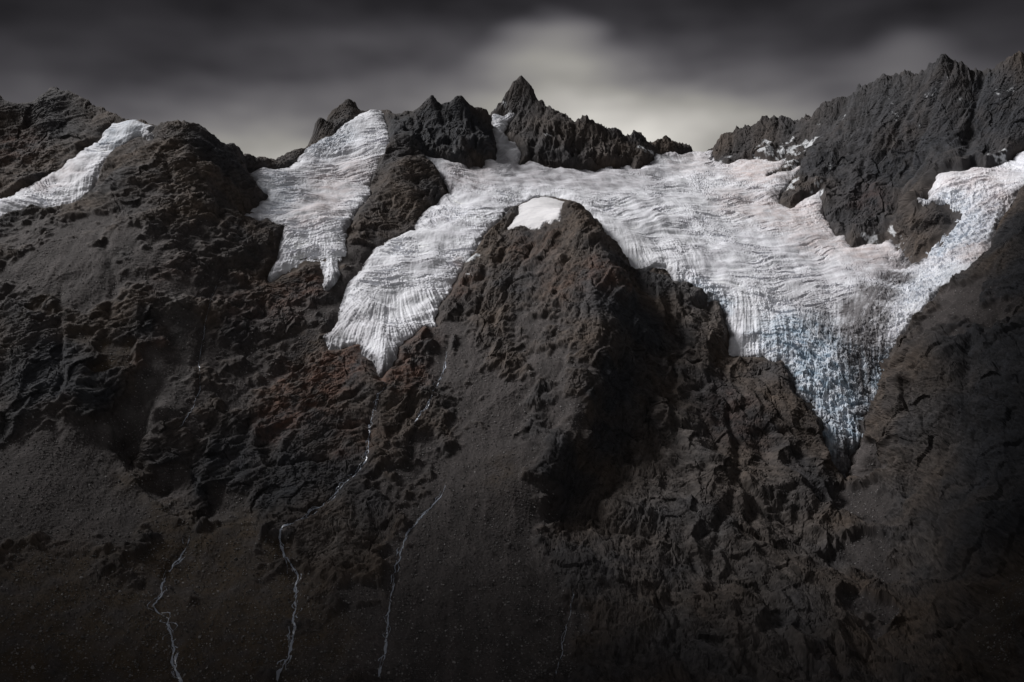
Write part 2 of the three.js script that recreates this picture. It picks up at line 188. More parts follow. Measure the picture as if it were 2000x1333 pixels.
function sampler(g, nx, ny, x0, y0, c) {                                                   // bilinear
  return (x, y) => { let u = clamp((x - x0) / c, 0, nx - 1.001), v = clamp((y - y0) / c, 0, ny - 1.001); const i = u | 0, j = v | 0; u -= i; v -= j; const k = j * nx + i; return (g[k] * (1 - u) + g[k + 1] * u) * (1 - v) + (g[k + nx] * (1 - u) + g[k + nx + 1] * u) * v; };
}
const cr = (a, b, c, d, t) => b + 0.5 * t * (c - a + t * (2 * a - 5 * b + 4 * c - d + t * (3 * (b - c) + d - a)));
function macro(x, d) {                                                                      // bicubic height of the bare relief
  let u = clamp((x - X0) / CELL, 1, NX - 3.001), v = clamp((d - D0) / CELL, 1, ND - 3.001); const i = u | 0, j = v | 0; u -= i; v -= j;
  const k = (j - 1) * NX + i - 1;
  const r0 = cr(grid[k], grid[k + 1], grid[k + 2], grid[k + 3], u), k1 = k + NX, r1 = cr(grid[k1], grid[k1 + 1], grid[k1 + 2], grid[k1 + 3], u), k2 = k1 + NX, r2 = cr(grid[k2], grid[k2 + 1], grid[k2 + 2], grid[k2 + 3], u), k3 = k2 + NX, r3 = cr(grid[k3], grid[k3 + 1], grid[k3 + 2], grid[k3 + 3], u);
  return cr(r0, r1, r2, r3, v);
}
const coarse = sampler(grid, NX, ND, X0, D0, CELL);
function hit(px, py) {                                                                      // where a line of sight meets the relief
  for (let d = 1500; d < 6500; d += 6) { const [x, y] = toWorld(px, py, d); if (coarse(x, d) > y) return [x, d]; }
  const d = lerpList(CREST_D, px); return [(px - 1000) / F * d, d];
}

// ------------------------------------------------------------------ fields over the relief (what lies where)
const px2w = (px, py, d) => { const w = toWorld(px, py, d); return [w[0], w[2]]; };
function segDist(poly, closed, x, y) {
  let m = 1e18; const n = poly.length;
  for (let i = closed ? 0 : 1, j = closed ? n - 1 : 0; i < n; j = i++) {
    const ax = poly[j][0], ay = poly[j][1], bx = poly[i][0] - ax, by = poly[i][1] - ay, t = clamp(((x - ax) * bx + (y - ay) * by) / (bx * bx + by * by + 1e-9)), u = x - ax - t * bx, v = y - ay - t * by, q = u * u + v * v;
    if (q < m) m = q;
  }
  return Math.sqrt(m);
}
const HANG = ICE.hanging.map(([px, py]) => { const w = px2w(px, py, iceDist(px, py)), c = [-950, 4250]; return [c[0] + (w[0] - c[0]) * 1.04, c[1] + (w[1] - c[1]) * 1.04]; });
const iceWorld = Object.values(ICE).map(p => p.map(([px, py]) => px2w(px, py, iceDist(px, py))));
const capWorld = SNOWCAP.map(([px, py]) => hit(px, py + 1));
// signed distance into the ice, 6 m raster
const SC = 6, SX0 = -2800, SD0 = 2850, SNX = Math.round(5400 / SC), SND = Math.round(2750 / SC);
const sdIce = new Float32Array(SNX * SND), sdCap = new Float32Array(SNX * SND).fill(-500);
for (let j = 0; j < SND; j++) for (let i = 0; i < SNX; i++) {
  const x = SX0 + i * SC, d = SD0 + j * SC; let best = -1e9;
  for (const p of iceWorld) { const q = segDist(p, true, x, d), v = inPoly(p, x, d) ? q : -q; if (v > best) best = v; }
  sdIce[j * SNX + i] = Math.max(-500, best);
  if (x > -150 && x < 420 && d > 3600 && d < 4500) { const q = segDist(capWorld, true, x, d); sdCap[j * SNX + i] = inPoly(capWorld, x, d) ? q : -q; }
}
const iceIn0 = sampler(sdIce, SNX, SND, SX0, SD0, SC), capIn0 = sampler(sdCap, SNX, SND, SX0, SD0, SC);
const inside = (x, d) => x > SX0 && x < SX0 + SC * (SNX - 2) && d > SD0 && d < SD0 + SC * (SND - 2);
const iceIn = (x, d) => inside(x, d) ? iceIn0(x, d) : -500, capIn = (x, d) => inside(x, d) ? capIn0(x, d) : -500;
// patches of scree, grass, rust, dark rock with cliff shade painted in: [px, py, radius in px, strength], laid on the relief where they are seen
const PATCH = {
  scree: [[250, 500, 80, .8], [150, 460, 70, .8], [60, 455, 60, .7], [420, 560, 50, .7], [390, 470, 60, .6], [300, 390, 60, .5], [440, 400, 40, .5], [500, 700, 60, .65], [450, 760, 60, .75], [400, 690, 50, .8], [560, 830, 40, .5], [620, 620, 50, .7], [560, 740, 40, .55], [1040, 640, 60, .6], [1080, 730, 60, .7], [1090, 820, 50, .7], [770, 940, 50, .6], [820, 900, 60, .7], [100, 520, 80, 1], [180, 560, 60, 1], [60, 560, 50, .8], [230, 470, 50, .8], [330, 560, 50, .9], [345, 640, 34, 1], [335, 700, 40, 1], [320, 770, 55, 1], [270, 830, 60, 1], [210, 870, 60, 1], [100, 900, 100, 1], [40, 980, 120, 1], [160, 980, 100, 1], [250, 1000, 80, 1], [370, 830, 30, .9], [700, 500, 45, 1], [680, 550, 40, 1], [650, 620, 40, .9], [740, 470, 40, .7], [600, 660, 40, .6], [890, 720, 60, .9], [880, 660, 50, .8], [960, 800, 80, .9], [950, 900, 90, 1], [900, 1000, 110, 1], [880, 1120, 130, 1], [990, 1000, 80, 1], [1000, 1150, 100, 1], [930, 1260, 130, 1], [780, 1250, 110, 1], [1060, 1250, 90, .8], [1700, 900, 50, 1], [1690, 990, 50, 1], [1700, 1090, 45, 1], [1690, 1200, 45, .9], [1880, 590, 55, 1], [1920, 620, 50, .9], [1830, 640, 40, .9], [440, 1005, 50, .8], [330, 960, 40, .9], [620, 1300, 90, .9], [700, 1200, 70, .8]],
  grass: [[40, 1180, 130, 1], [60, 1300, 160, 1], [200, 1250, 140, 1], [350, 1120, 90, 1], [440, 1100, 90, 1], [470, 1230, 140, 1], [330, 1300, 120, 1], [600, 1270, 80, .7], [255, 950, 28, .8], [300, 995, 26, .8], [230, 700, 34, 1], [160, 660, 26, .8], [90, 610, 30, .7], [205, 720, 24, .8], [330, 1040, 40, .9], [540, 1080, 30, .9], [980, 940, 40, .5], [1990, 1180, 60, .8], [1960, 1260, 70, .6]],
  rust: [[600, 770, 70, 1], [660, 730, 60, 1], [560, 800, 60, .9], [690, 700, 40, .9], [790, 730, 45, 1], [830, 660, 30, .7], [560, 590, 50, .6], [600, 560, 40, .6], [480, 600, 60, .4], [1180, 540, 40, .6], [1050, 490, 50, .45], [1100, 560, 50, .4], [30, 300, 50, .6], [330, 550, 40, .6], [300, 690, 40, .5], [900, 560, 40, .5], [1700, 400, 40, .3], [700, 860, 50, .4], [1430, 830, 60, .3]],
  dark: [[1980, 800, 120, 1], [1960, 1040, 100, .9], [1930, 640, 70, .8], [1890, 820, 60, .7], [1980, 460, 50, .9], [60, 620, 50, .7], [90, 740, 70, 1], [180, 750, 55, 1], [40, 840, 50, .8], [280, 640, 45, .8], [230, 420, 50, .4], [480, 640, 50, .8], [540, 640, 40, .6], [420, 300, 50, .8], [450, 930, 90, .9], [560, 950, 80, .9], [660, 930, 60, .8], [340, 920, 50, .7], [730, 1010, 50, .6], [1230, 640, 70, 1], [1200, 760, 60, 1], [1270, 560, 40, .8], [1180, 860, 55, .9], [1100, 950, 60, .8], [1080, 1000, 40, .8], [1950, 700, 100, .9], [1960, 900, 110, .9], [1980, 560, 60, .9], [1900, 1000, 80, .6], [1400, 780, 50, .6], [1330, 1260, 70, .7], [1390, 1050, 50, .6], [850, 260, 90, 1], [800, 250, 60, 1], [920, 260, 60, 1], [110, 230, 80, .6], [1000, 210, 70, .5], [1100, 270, 80, .3], [1860, 290, 90, .9], [1780, 330, 90, .9], [1700, 210, 110, .85], [1640, 290, 90, .85], [1800, 200, 90, .8], [1950, 220, 90, .9], [1690, 400, 70, .8], [1500, 270, 70, .5], [1570, 260, 50, .5], [1830, 440, 50, .5], [1600, 980, 40, .5], [890, 600, 40, .4]],  // slate-dark rock, plus the shade of steep cliffs put into the colour
  snow: [[1500, 296, 22, 1], [1545, 300, 26, 1], [1572, 292, 24, 1], [1585, 285, 16, 1], [1545, 330, 20, .9], [1535, 365, 26, .9], [1420, 312, 14, .8], [1600, 380, 20, .8], [1740, 480, 26, .9], [1700, 480, 24, .8], [1760, 500, 18, .8], [1845, 190, 60, .5], [1700, 260, 40, .45], [1960, 190, 50, .5], [1740, 230, 50, .45], [1960, 320, 24, .8], [990, 205, 26, .6], [1070, 270, 24, .5], [1120, 300, 30, .5], [925, 510, 18, .9], [910, 545, 16, .8], [1262, 300, 14, .8], [900, 225, 20, .45]],
  pale: [[345, 560, 24, .9], [350, 590, 26, 1], [345, 650, 28, 1], [338, 715, 32, 1], [315, 775, 36, 1], [280, 825, 34, .9], [215, 860, 26, .8], [1300, 950, 90, .75], [1480, 980, 90, .65], [1400, 1100, 100, .7], [1550, 1180, 90, .7], [1280, 1200, 90, .65], [1450, 1270, 100, .65], [1600, 1080, 60, .65], [1820, 860, 60, .5], [1800, 1080, 60, .5], [345, 610, 26, .8], [345, 680, 28, .9], [335, 750, 34, .9], [300, 800, 34, .8], [260, 840, 30, .8], [650, 1070, 60, .8], [1360, 900, 70, .6], [1330, 870, 60, .5], [1540, 1000, 70, .5], [1480, 930, 60, .4], [1500, 1150, 80, .3], [1380, 620, 60, .6], [1300, 570, 40, .6], [1350, 590, 40, .6], [1060, 520, 50, .5], [920, 520, 26, .9], [1780, 950, 50, .4], [1700, 170, 90, .3], [1650, 240, 80, .3], [1230, 1000, 60, .5], [1330, 1000, 80, .5], [1430, 1150, 80, .4], [1560, 1080, 60, .5], [1250, 1120, 70, .4], [450, 620, 40, .3], [1800, 780, 70, .4]],
};
const FC = 22, FX0 = -4300, FD0 = 1000, FNX = Math.round(8600 / FC), FND = Math.round(5600 / FC), FIELD = {};
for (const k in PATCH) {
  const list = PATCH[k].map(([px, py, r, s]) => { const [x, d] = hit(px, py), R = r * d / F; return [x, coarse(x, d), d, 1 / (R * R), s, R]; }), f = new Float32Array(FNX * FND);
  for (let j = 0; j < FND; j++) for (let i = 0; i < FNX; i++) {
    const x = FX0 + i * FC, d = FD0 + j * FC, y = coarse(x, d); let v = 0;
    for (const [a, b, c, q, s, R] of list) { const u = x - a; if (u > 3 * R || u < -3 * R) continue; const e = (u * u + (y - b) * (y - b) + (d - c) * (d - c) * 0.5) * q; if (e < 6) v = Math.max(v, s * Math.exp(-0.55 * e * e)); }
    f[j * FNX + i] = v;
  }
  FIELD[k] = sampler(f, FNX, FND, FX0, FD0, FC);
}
{ // distance to the skyline crest
  const f = new Float32Array(FNX * FND), c = SKY_LINE.map(([px, py]) => px2w(px, py, lerpList(CREST_D, px)));
  for (let j = 0; j < FND; j++) for (let i = 0; i < FNX; i++) f[j * FNX + i] = segDist(c, false, FX0 + i * FC, FD0 + j * FC);
  FIELD.crest = sampler(f, FNX, FND, FX0, FD0, FC);
}
const STREAMS = [
  ['white melt stream dropping from the tip of the long left tongue to the valley', [[746, 742], [752, 770], [735, 800], [722, 830], [720, 880], [714, 910], [690, 937], [640, 985], [600, 1020], [550, 1047], [547, 1070], [560, 1105], [580, 1130], [578, 1180], [575, 1240], [560, 1290], [538, 1345]], 4, 6],
  ['short broken stream on the rust slabs right of the left tongue', [[872, 680], [868, 720], [858, 742], [845, 775], [835, 800], [820, 820], [805, 840]], 2, 4],
  ['thin stream running down the scree in the lower centre', [[872, 945], [860, 975], [830, 1005], [800, 1040], [785, 1080], [770, 1130], [760, 1190], [757, 1240], [750, 1290], [736, 1345]], 4, 5],
  ['bluish stream cutting through the turf at the lower left', [[370, 1045], [365, 1070], [345, 1100], [322, 1130], [312, 1170], [302, 1190], [325, 1215], [335, 1250], [340, 1300], [352, 1345]], 5, 5.5],
  ['faint gravelly trickle left of the dark slabs at the bottom', [[1120, 1160], [1112, 1200], [1100, 1260], [1085, 1345]], 2, 2.5],
  ['small stream beside the scree fan below the rounded hill', [[440, 525], [412, 580], [398, 650], [386, 720], [390, 765], [372, 810], [345, 845]], 1, 2],
];
// gullies, couloirs and joints cut into the rock: [depth, half width in metres, line of sight points]
const CUTS = [
  [-15, 15, [[205, 845], [215, 895], [250, 940], [300, 990], [340, 1025], [390, 1042], [450, 1032], [500, 1036], [545, 1062]]], [-11, 13, [[205, 845], [260, 812], [315, 785]]],            // moraine crests stand proud
  [22, 15, [[1420, 800], [1437, 900], [1430, 960], [1420, 1010], [1400, 1050], [1385, 1130], [1400, 1200]]], [14, 11, [[1330, 850], [1380, 860], [1430, 880]]], [15, 12, [[1470, 850], [1540, 855], [1590, 900], [1605, 930]]], [15, 12, [[1550, 960], [1520, 1010], [1585, 1060], [1640, 1120]]], [12, 10, [[1440, 960], [1490, 1000], [1530, 1000]]], [13, 11, [[1450, 1020], [1500, 1080], [1560, 1110], [1620, 1180]]],
  [18, 14, [[1270, 800], [1225, 870], [1195, 960], [1155, 1020]]], [13, 12, [[1210, 1050], [1260, 1060], [1330, 1080], [1390, 1050]]], [12, 10, [[1280, 900], [1340, 930], [1420, 930]]], [14, 12, [[1290, 1120], [1330, 1180], [1310, 1260]]], [12, 10, [[1480, 1150], [1500, 1220], [1470, 1300]]], [12, 10, [[1560, 1160], [1620, 1230], [1640, 1330]]],
  [13, 11, [[420, 810], [520, 745], [630, 700]]], [15, 11, [[500, 880], [590, 815], [720, 765]]], [12, 10, [[390, 865], [450, 800], [560, 725]]], [12, 10, [[560, 900], [640, 850], [730, 830]]], [14, 11, [[430, 960], [520, 915], [640, 900]]], [12, 10, [[760, 860], [820, 790], [880, 760]]], [12, 10, [[620, 640], [560, 660], [480, 700]]],
  [16, 13, [[440, 525], [410, 580], [397, 650], [386, 720], [390, 765], [370, 812], [340, 850]]], [16, 13, [[118, 560], [122, 660], [125, 740], [112, 800], [116, 860]]], [14, 12, [[205, 480], [225, 560], [210, 640]]], [14, 12, [[330, 330], [345, 420], [300, 480]]], [13, 12, [[440, 330], [420, 400], [440, 460]]],
  [18, 13, [[1123, 253], [1118, 290], [1110, 330]]], [16, 13, [[860, 210], [868, 260], [885, 320]]], [14, 11, [[1064, 215], [1055, 260], [1035, 310]]], [14, 11, [[1186, 262], [1178, 300], [1165, 330]]], [12, 10, [[921, 212], [925, 260], [930, 320]]], [13, 11, [[800, 222], [815, 260], [835, 300]]],
  [22, 18, [[1855, 140], [1830, 200], [1795, 290], [1772, 370], [1760, 430]]], [16, 13, [[1598, 240], [1625, 300], [1615, 370]]], [17, 14, [[1745, 168], [1715, 240], [1690, 330], [1680, 420]]], [20, 16, [[1925, 150], [1905, 220], [1880, 320]]], [16, 13, [[1655, 198], [1650, 260], [1660, 330]]], [16, 14, [[1805, 150], [1770, 230], [1740, 300]]], [12, 9, [[1468, 257], [1470, 300]]], [12, 9, [[1521, 240], [1515, 285]]], [12, 9, [[1431, 270], [1432, 305]]],
  [16, 13, [[1040, 480], [1000, 560], [960, 640]]], [14, 12, [[1110, 500], [1080, 600], [1040, 700]]], [12, 11, [[1150, 560], [1130, 650], [1090, 740]]], [14, 12, [[1000, 480], [965, 540], [930, 620]]],
  [18, 14, [[1800, 700], [1780, 800], [1790, 900], [1770, 1000]]], [18, 15, [[1900, 650], [1890, 760], [1920, 860], [1890, 960]]], [16, 13, [[1850, 880], [1840, 980], [1860, 1080]]], [16, 13, [[1960, 560], [1940, 660], [1970, 760]]], [14, 12, [[1330, 600], [1340, 680], [1290, 740]]], [14, 12, [[1400, 700], [1380, 760], [1330, 800]]],
];
{
  const c = 8, x0 = -2800, d0 = 1850, nx = Math.round(5500 / c), nd = Math.round(3750 / c), f = new Float32Array(nx * nd);
  for (const [dep, wid, line] of [...CUTS, ...STREAMS.map(q => [9, 11, q[1]])]) {
    const w = line.map(p => hit(p[0], p[1])), R = wid * 2.4, lo = [0, 1].map(k => Math.min(...w.map(p => p[k])) - R), hi = [0, 1].map(k => Math.max(...w.map(p => p[k])) + R);
    for (let j = Math.max(0, Math.floor((lo[1] - d0) / c)); j < Math.min(nd, (hi[1] - d0) / c); j++) for (let i = Math.max(0, Math.floor((lo[0] - x0) / c)); i < Math.min(nx, (hi[0] - x0) / c); i++) {
      const x = x0 + i * c, d = d0 + j * c, q = segDist(w, false, x + 13 * noise(x / 55, d / 55, 2), d + 13 * noise(x / 55, d / 55, 6)), v = dep * (0.75 + 0.5 * noise(x / 80, d / 80, 9)) * Math.exp(-q * q / (wid * wid)); if (dep < 0) f[j * nx + i] += v; else if (v > f[j * nx + i]) f[j * nx + i] = v;
    }
  }
  const sm = sampler(f, nx, nd, x0, d0, c); FIELD.cut = (x, d) => x > x0 && d > d0 && x < x0 + c * (nx - 2) && d < d0 + c * (nd - 2) ? sm(x, d) : 0;
}
// ------------------------------------------------------------------ rock relief
const HASH = (i, j, k) => { let h = Math.imul(i, 374761393) ^ Math.imul(j, 668265263) ^ Math.imul(k, 2147483647 - 91); h = Math.imul(h ^ h >>> 13, 1274126177); return (h ^ h >>> 16) >>> 0; };
let facetEdge = 0, facetTone = 0, facetX = 0, facetY = 0, facetZ = 0;
function facet(x, y, z) {                                                                  // broken planes: every block of rock is tilted its own way
  const i0 = Math.floor(x), j0 = Math.floor(y), k0 = Math.floor(z); let m = 9, m2 = 9, bx = 0, by = 0, bz = 0, bh = 0;
  for (let i = i0 - 1; i <= i0 + 1; i++) for (let j = j0 - 1; j <= j0 + 1; j++) for (let k = k0 - 1; k <= k0 + 1; k++) {
    const h = HASH(i, j, k), u = i + (h & 1023) / 1023 - x, v = j + (h >> 10 & 1023) / 1023 - y, w = k + (h >> 20 & 1023) / 1023 - z, q = u * u + v * v + w * w;
    if (q < m) { m2 = m; m = q; bx = u; by = v; bz = w; bh = h; } else if (q < m2) m2 = q;
  }
  facetEdge = Math.sqrt(m2) - Math.sqrt(m); facetTone = (bh >>> 7 & 255) / 255; facetX = bx; facetY = by; facetZ = bz;
  const g = bh & 255; return -(bx * GX[g] + by * GY[g] + bz * GZ[g]);
}
const T = { scree: 0, grass: 0, rust: 0, dark: 0, pale: 0, ice: 0, tone: 0, grain: 0, crack: 0 };
function normalAt(x, d, e = 8) { const hx = (macro(x + e, d) - macro(x - e, d)) / (2 * e), hd = (macro(x, d + e) - macro(x, d - e)) / (2 * e), l = 1 / Math.hypot(hx, 1, hd); return [-hx * l, l, hd * l]; }   // z = -d
const DIP = [0.44, 0.96, -0.62, 1.32].map(t => [Math.cos(t), Math.sin(t)]);      // lie of the strata: left slopes, buttress and massif, right slabs
function rockPoint(x, d, out, o) {                                                         // finished rock surface at a survey position
  const y = macro(x, d), n = normalAt(x, d), z = -d;
  const w1 = noise(x / 90, y / 90, z / 90), w2 = noise(x / 90 + 31, y / 90 + 7, z / 90), wx = x + 46 * w1, wd = d + 46 * w2;
  let scree = FIELD.scree(wx, wd), grass = FIELD.grass(wx, wd);
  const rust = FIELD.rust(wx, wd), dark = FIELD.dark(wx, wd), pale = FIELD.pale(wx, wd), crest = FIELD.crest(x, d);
  const si = iceIn(x, d), under = Math.max(smooth(-30, 12, si), smooth(-14, 8, capIn(x, d))), soft = clamp(Math.max(scree, grass));
  const patchy = noise(x / 60 + 5, y / 60, z / 60) + 0.5 * noise(x / 22, y / 22, z / 22);
  const loose = smooth(0.25, 0.75, soft + 0.4 * patchy);
  const far = smooth(4300, 4700, d), r = (1 - loose * 0.93), cr0 = mix(mix(0.3, 0.16, far), 1, smooth(20, 240, crest)), cr1 = mix(mix(0.55, 0.3, far), 1, smooth(0, 120, crest));
  const side = smooth(-500, 500, x + 120 * w1);
  const dip = DIP[d > 4560 + 60 * w2 ? 3 : x + 130 * w1 < -350 ? 0 : d > 3650 + 130 * w2 || x < 450 + 110 * w1 ? 1 : 2], a = x * dip[0] + y * dip[1], b = -x * dip[1] + y * dip[0];
  let h = 0;
  const big = mix(1, 0.5, loose), rib = ridged(x / 88 + 0.6 * w1, y / 420, z / 230), slab = (t, e) => { t -= Math.floor(t); return t - smooth(1 - e, 1, t); };   // overlapping beds: a long dip slope, then a break
  const bold = mix(0.55, 1, Math.max(far, smooth(3600, 3800, d) * smooth(600, 800, x), smooth(330, 560, x) * (1 - smooth(1500, 1700, x))));
  h += big * cr0 * bold * (30 * ridged(x / 330 + 3, y / 330, z / 330) - 8 + 13 * ridged(a / 230 + w1 * 0.4, b / 120, z / 160 + w2 * 0.4));
  const t1 = b / 72 + 0.8 * noise(a / 320, b / 130, z / 170) + 0.3 * w2, t2 = b / 25 + 0.7 * noise(a / 130 + 4, b / 45, z / 70) + 0.35 * w1, k1 = clamp(0.5 + 1.2 * noise(x / 160 + 6, y / 160, z / 160)), k2 = clamp(0.5 + 1.2 * noise(x / 80, y / 80 + 3, z / 80));
  h += r * cr0 * mix(0.35, 1, bold) * (18 * rib + 5 * ridged(x / 41 + 0.5 * w2, y / 230, z / 130) + mix(12, 15, far) * facet(x / 96 + 0.35 * w1, y / (far > 0.5 ? 210 : 120) + 0.35 * w2, z / 104));
  const e1 = facetEdge;
  h += r * cr1 * (11 * k1 * slab(t1, 0.1) + 5.5 * k2 * slab(t2, 0.13) + 1.1 * ridged(a / 70 + w1, b / 13 + w2, z / 34) + 1.6 * ridged(a / 40 + w2, b / 5.5 + w1, z / 16));
  h += r * cr1 * 2.6 * facet(a / 60 + w2 * 0.5, b / 20 + w1 * 0.5, z / 32);
  const e2 = facetEdge, tone2 = facetTone;
  h += r * 1.9 * facet(a / 24 + w1, b / 8.5 + w2, z / 12);
  const e3 = facetEdge, tone3 = facetTone, n1 = noise(x / 9, y / 9, z / 9), n2 = noise(x / 4.2, y / 4.2, z / 4.2), near = clamp(2700 / d);
  h += r * near * (0.8 * n1 + 1.05 * n2);
  const gully = noise(x / 26 + 0.6 * w1, y / 260, z / 260);
  h += loose * (2.2 * gully + 1.3 * n1 + 1.1 * n2 + 5 * w1);
  h -= r * (2.6 * (1 - smooth(0, 0.06, e2)) + 1.1 * (1 - smooth(0, 0.1, e3)) + 3.5 * (1 - smooth(0, 0.03, e1)));
  T.bed = noise(a / 150, b / 8, z / 44) + 0.7 * noise(a / 60 + 5, b / 3.4, z / 20);
  T.cut = FIELD.cut(x, d); h -= (1 - 0.5 * loose * (T.cut > 0 ? 1 : 0)) * T.cut; T.far = far;
  h *= mix(1, 0.12, under); h -= under * 6;
  h *= smooth(1250, 1500, d) * 0.8 + 0.2;
  const saw = smooth(90, 10, crest) * (1 - under) * (x > 190 ? 1.2 : d > 4700 ? 0.3 : 0.55), pin = ridged(x / 46 + 0.4 * w2, z / 90, 7.3);
  const lift = saw * (9 * ridged(x / 21 + 0.5 * w1, z / 40, 3.1) + 5 * ridged(x / 9, z / 14, 1.7) + 14 * Math.max(0, pin - 0.55) * 2.2 - 4);
  out[o] = x + n[0] * h; out[o + 1] = y + n[1] * h + lift; out[o + 2] = z + n[2] * h;
  T.loose = loose; T.grass = grass * (0.6 + 0.8 * patchy); T.rust = rust; T.dark = dark; T.pale = pale; T.ice = si; T.rib = rib; T.snow = FIELD.snow(wx, wd); T.tone = tone2 * 0.6 + tone3 * 0.4; T.grain = n2; T.patchy = patchy; T.up = n[1]; T.crest = crest; T.w1 = w1; T.n1 = n1; T.gully = gully; T.side = side;
}
// base colours (linear): dark schist, brown gneiss, dark rock with painted cliff shade, rust stain, grey scree, autumn turf
const cSchist = [0.043, 0.0405, 0.042], cBrown = [0.071, 0.054, 0.042], cDarkShade = [0.022, 0.0245, 0.030], cRust = [0.100, 0.050, 0.034], cScree = [0.049, 0.043, 0.042], cGrass = [0.050, 0.034, 0.018], cPale = [0.105, 0.100, 0.098];
function rockColor(out, o, x, y, d) {
  const t = T, big = noise(x / 210 + 9, y / 210, d / 210), mid = noise(x / 47, y / 47, d / 47 + 3), fine = noise(x / 12 + 7, y / 12, d / 12);
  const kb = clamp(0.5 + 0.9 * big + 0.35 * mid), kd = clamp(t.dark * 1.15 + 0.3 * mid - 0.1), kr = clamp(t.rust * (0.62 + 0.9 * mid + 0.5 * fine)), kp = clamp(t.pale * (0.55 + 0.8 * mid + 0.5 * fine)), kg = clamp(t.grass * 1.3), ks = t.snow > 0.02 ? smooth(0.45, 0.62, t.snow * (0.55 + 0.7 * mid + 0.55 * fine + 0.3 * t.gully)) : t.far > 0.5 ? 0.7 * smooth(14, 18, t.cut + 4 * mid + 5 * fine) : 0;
  for (let c = 0; c < 3; c++) {
    let v = mix(cSchist[c], cBrown[c], kb);
    v = mix(v, cDarkShade[c], kd * 0.95); v = mix(v, cRust[c], kr * 0.8); v = mix(v, cPale[c], kp * 0.6);
    v *= Math.max(0.3, 0.62 + 0.7 * t.tone + 0.3 * fine + 0.3 * t.grain + 0.44 * t.bed);
    let s = cScree[c] * (1 + 0.42 * t.gully + 0.25 * mid + 0.2 * big + 0.25 * t.grain); s = mix(s, cRust[c], kr * 0.35); s = mix(s, cPale[c], kp * 0.7);
    if (t.grain > 0.5) s *= 1.7; else if (t.grain < -0.5) s *= 0.6;
    v = mix(v, s, t.loose); v = mix(v, cGrass[c] * (1 + 0.35 * fine + 0.3 * mid), kg * 0.85);
    v = mix(v, 0.55 + 0.02 * c, ks);
    out[o + c] = Math.max(0.008, v);
  }
}
// ------------------------------------------------------------------ meshes: columns fan out over the relief, rows follow its slope
function rowsFor(px, NR, dA, dB, offset) {                                                 // distances of the rows of one column
  const ds = [], ws = [0]; let d = dA, top = -9, prevY = null, acc = 0;
  while (d < dB) {
    const x = (px - 1000) / F * d, y = coarse(x, d);
    if (prevY !== null) {
      const dd = d - ds[ds.length - 1], t = y / d, vis = t >= top - 0.004, py = HZ - F * t;
      let w = Math.hypot(dd * 0.33, y - prevY) * F / d * (vis ? 1 : 0.3) * (d > 5750 ? 0.12 : 1);
      if (py > 1370) w *= 0.12;
      acc += w + 0.002; ws.push(acc); if (t > top) top = t;
    }
    ds.push(d); prevY = y; d += d < 1400 ? 40 : d < 5800 ? 6 : 60;
  }
  const out = new Float32Array(NR); let k = 0;
  for (let j = 0; j < NR; j++) { const g = acc * j / (NR - 1); while (k < ws.length - 2 && ws[k + 1] < g) k++; out[j] = mix(ds[k], ds[k + 1], clamp((g - ws[k]) / (ws[k + 1] - ws[k] + 1e-9))); }
  return out;
}
function allRows(cols, NR, dA, dB) {                                                          // rows of all columns, eased sideways so that neighbours keep step
  let R = cols.map(p => rowsFor(p, NR, dA, dB)); const n = cols.length, w = 9;
  for (let pass = 0; pass < 2; pass++) {
    const O = R.map(() => new Float32Array(NR)), sum = new Float64Array(NR); let a = 0, b = -1;
    for (let i = 0; i < n; i++) {
      const lo = Math.max(0, i - w), hi = Math.min(n - 1, i + w);
      while (b < hi) { b++; for (let j = 0; j < NR; j++) sum[j] += R[b][j]; }
      while (a < lo) { for (let j = 0; j < NR; j++) sum[j] -= R[a][j]; a++; }
      for (let j = 0; j < NR; j++) O[i][j] = sum[j] / (b - a + 1);
    }
    R = O;
  }
  return R;
}
function gridNormals(P, NC, NR) {
  const N = new Float32Array(P.length);
  for (let i = 0; i < NC; i++) for (let j = 0; j < NR; j++) {
    const k = 3 * (i * NR + j), a = i ? k - 3 * NR : k, b = i < NC - 1 ? k + 3 * NR : k, c = j ? k - 3 : k, e = j < NR - 1 ? k + 3 : k;
    const ux = P[b] - P[a], uy = P[b + 1] - P[a + 1], uz = P[b + 2] - P[a + 2], vx = P[e] - P[c], vy = P[e + 1] - P[c + 1], vz = P[e + 2] - P[c + 2];
    let x = uy * vz - uz * vy, y = uz * vx - ux * vz, z = ux * vy - uy * vx; const l = 1 / (Math.hypot(x, y, z) || 1);
    N[k] = x * l; N[k + 1] = y * l; N[k + 2] = z * l;
  }
  return N;
}
function split(P, N, C, NC, NR, keyOf) {                                                    // one indexed geometry per region of the sheet
  const lists = new Map();
  for (let i = 0; i < NC - 1; i++) for (let j = 0; j < NR - 1; j++) {
    const key = keyOf(i, j); if (key == null) continue;
    let l = lists.get(key); if (!l) lists.set(key, l = []); const a = i * NR + j; l.push(a, a + NR, a + 1, a + 1, a + NR, a + NR + 1);
  }
  const res = {};
  for (const [key, l] of lists) {
    const map = new Map(), p = [], n = [], c = [], idx = new Uint32Array(l.length);
    l.forEach((v, q) => { let m = map.get(v); if (m === undefined) { m = map.size; map.set(v, m); const k = 3 * v; p.push(P[k], P[k + 1], P[k + 2]); n.push(N[k], N[k + 1], N[k + 2]); c.push(C[k], C[k + 1], C[k + 2]); } idx[q] = m; });
    const g = new THREE.BufferGeometry();
    g.setAttribute('position', new THREE.Float32BufferAttribute(p, 3)); g.setAttribute('normal', new THREE.Float32BufferAttribute(n, 3)); g.setAttribute('color', new THREE.Float32BufferAttribute(c, 3)); g.setIndex(new THREE.BufferAttribute(idx, 1));
    res[key] = g;
  }
  return res;
}
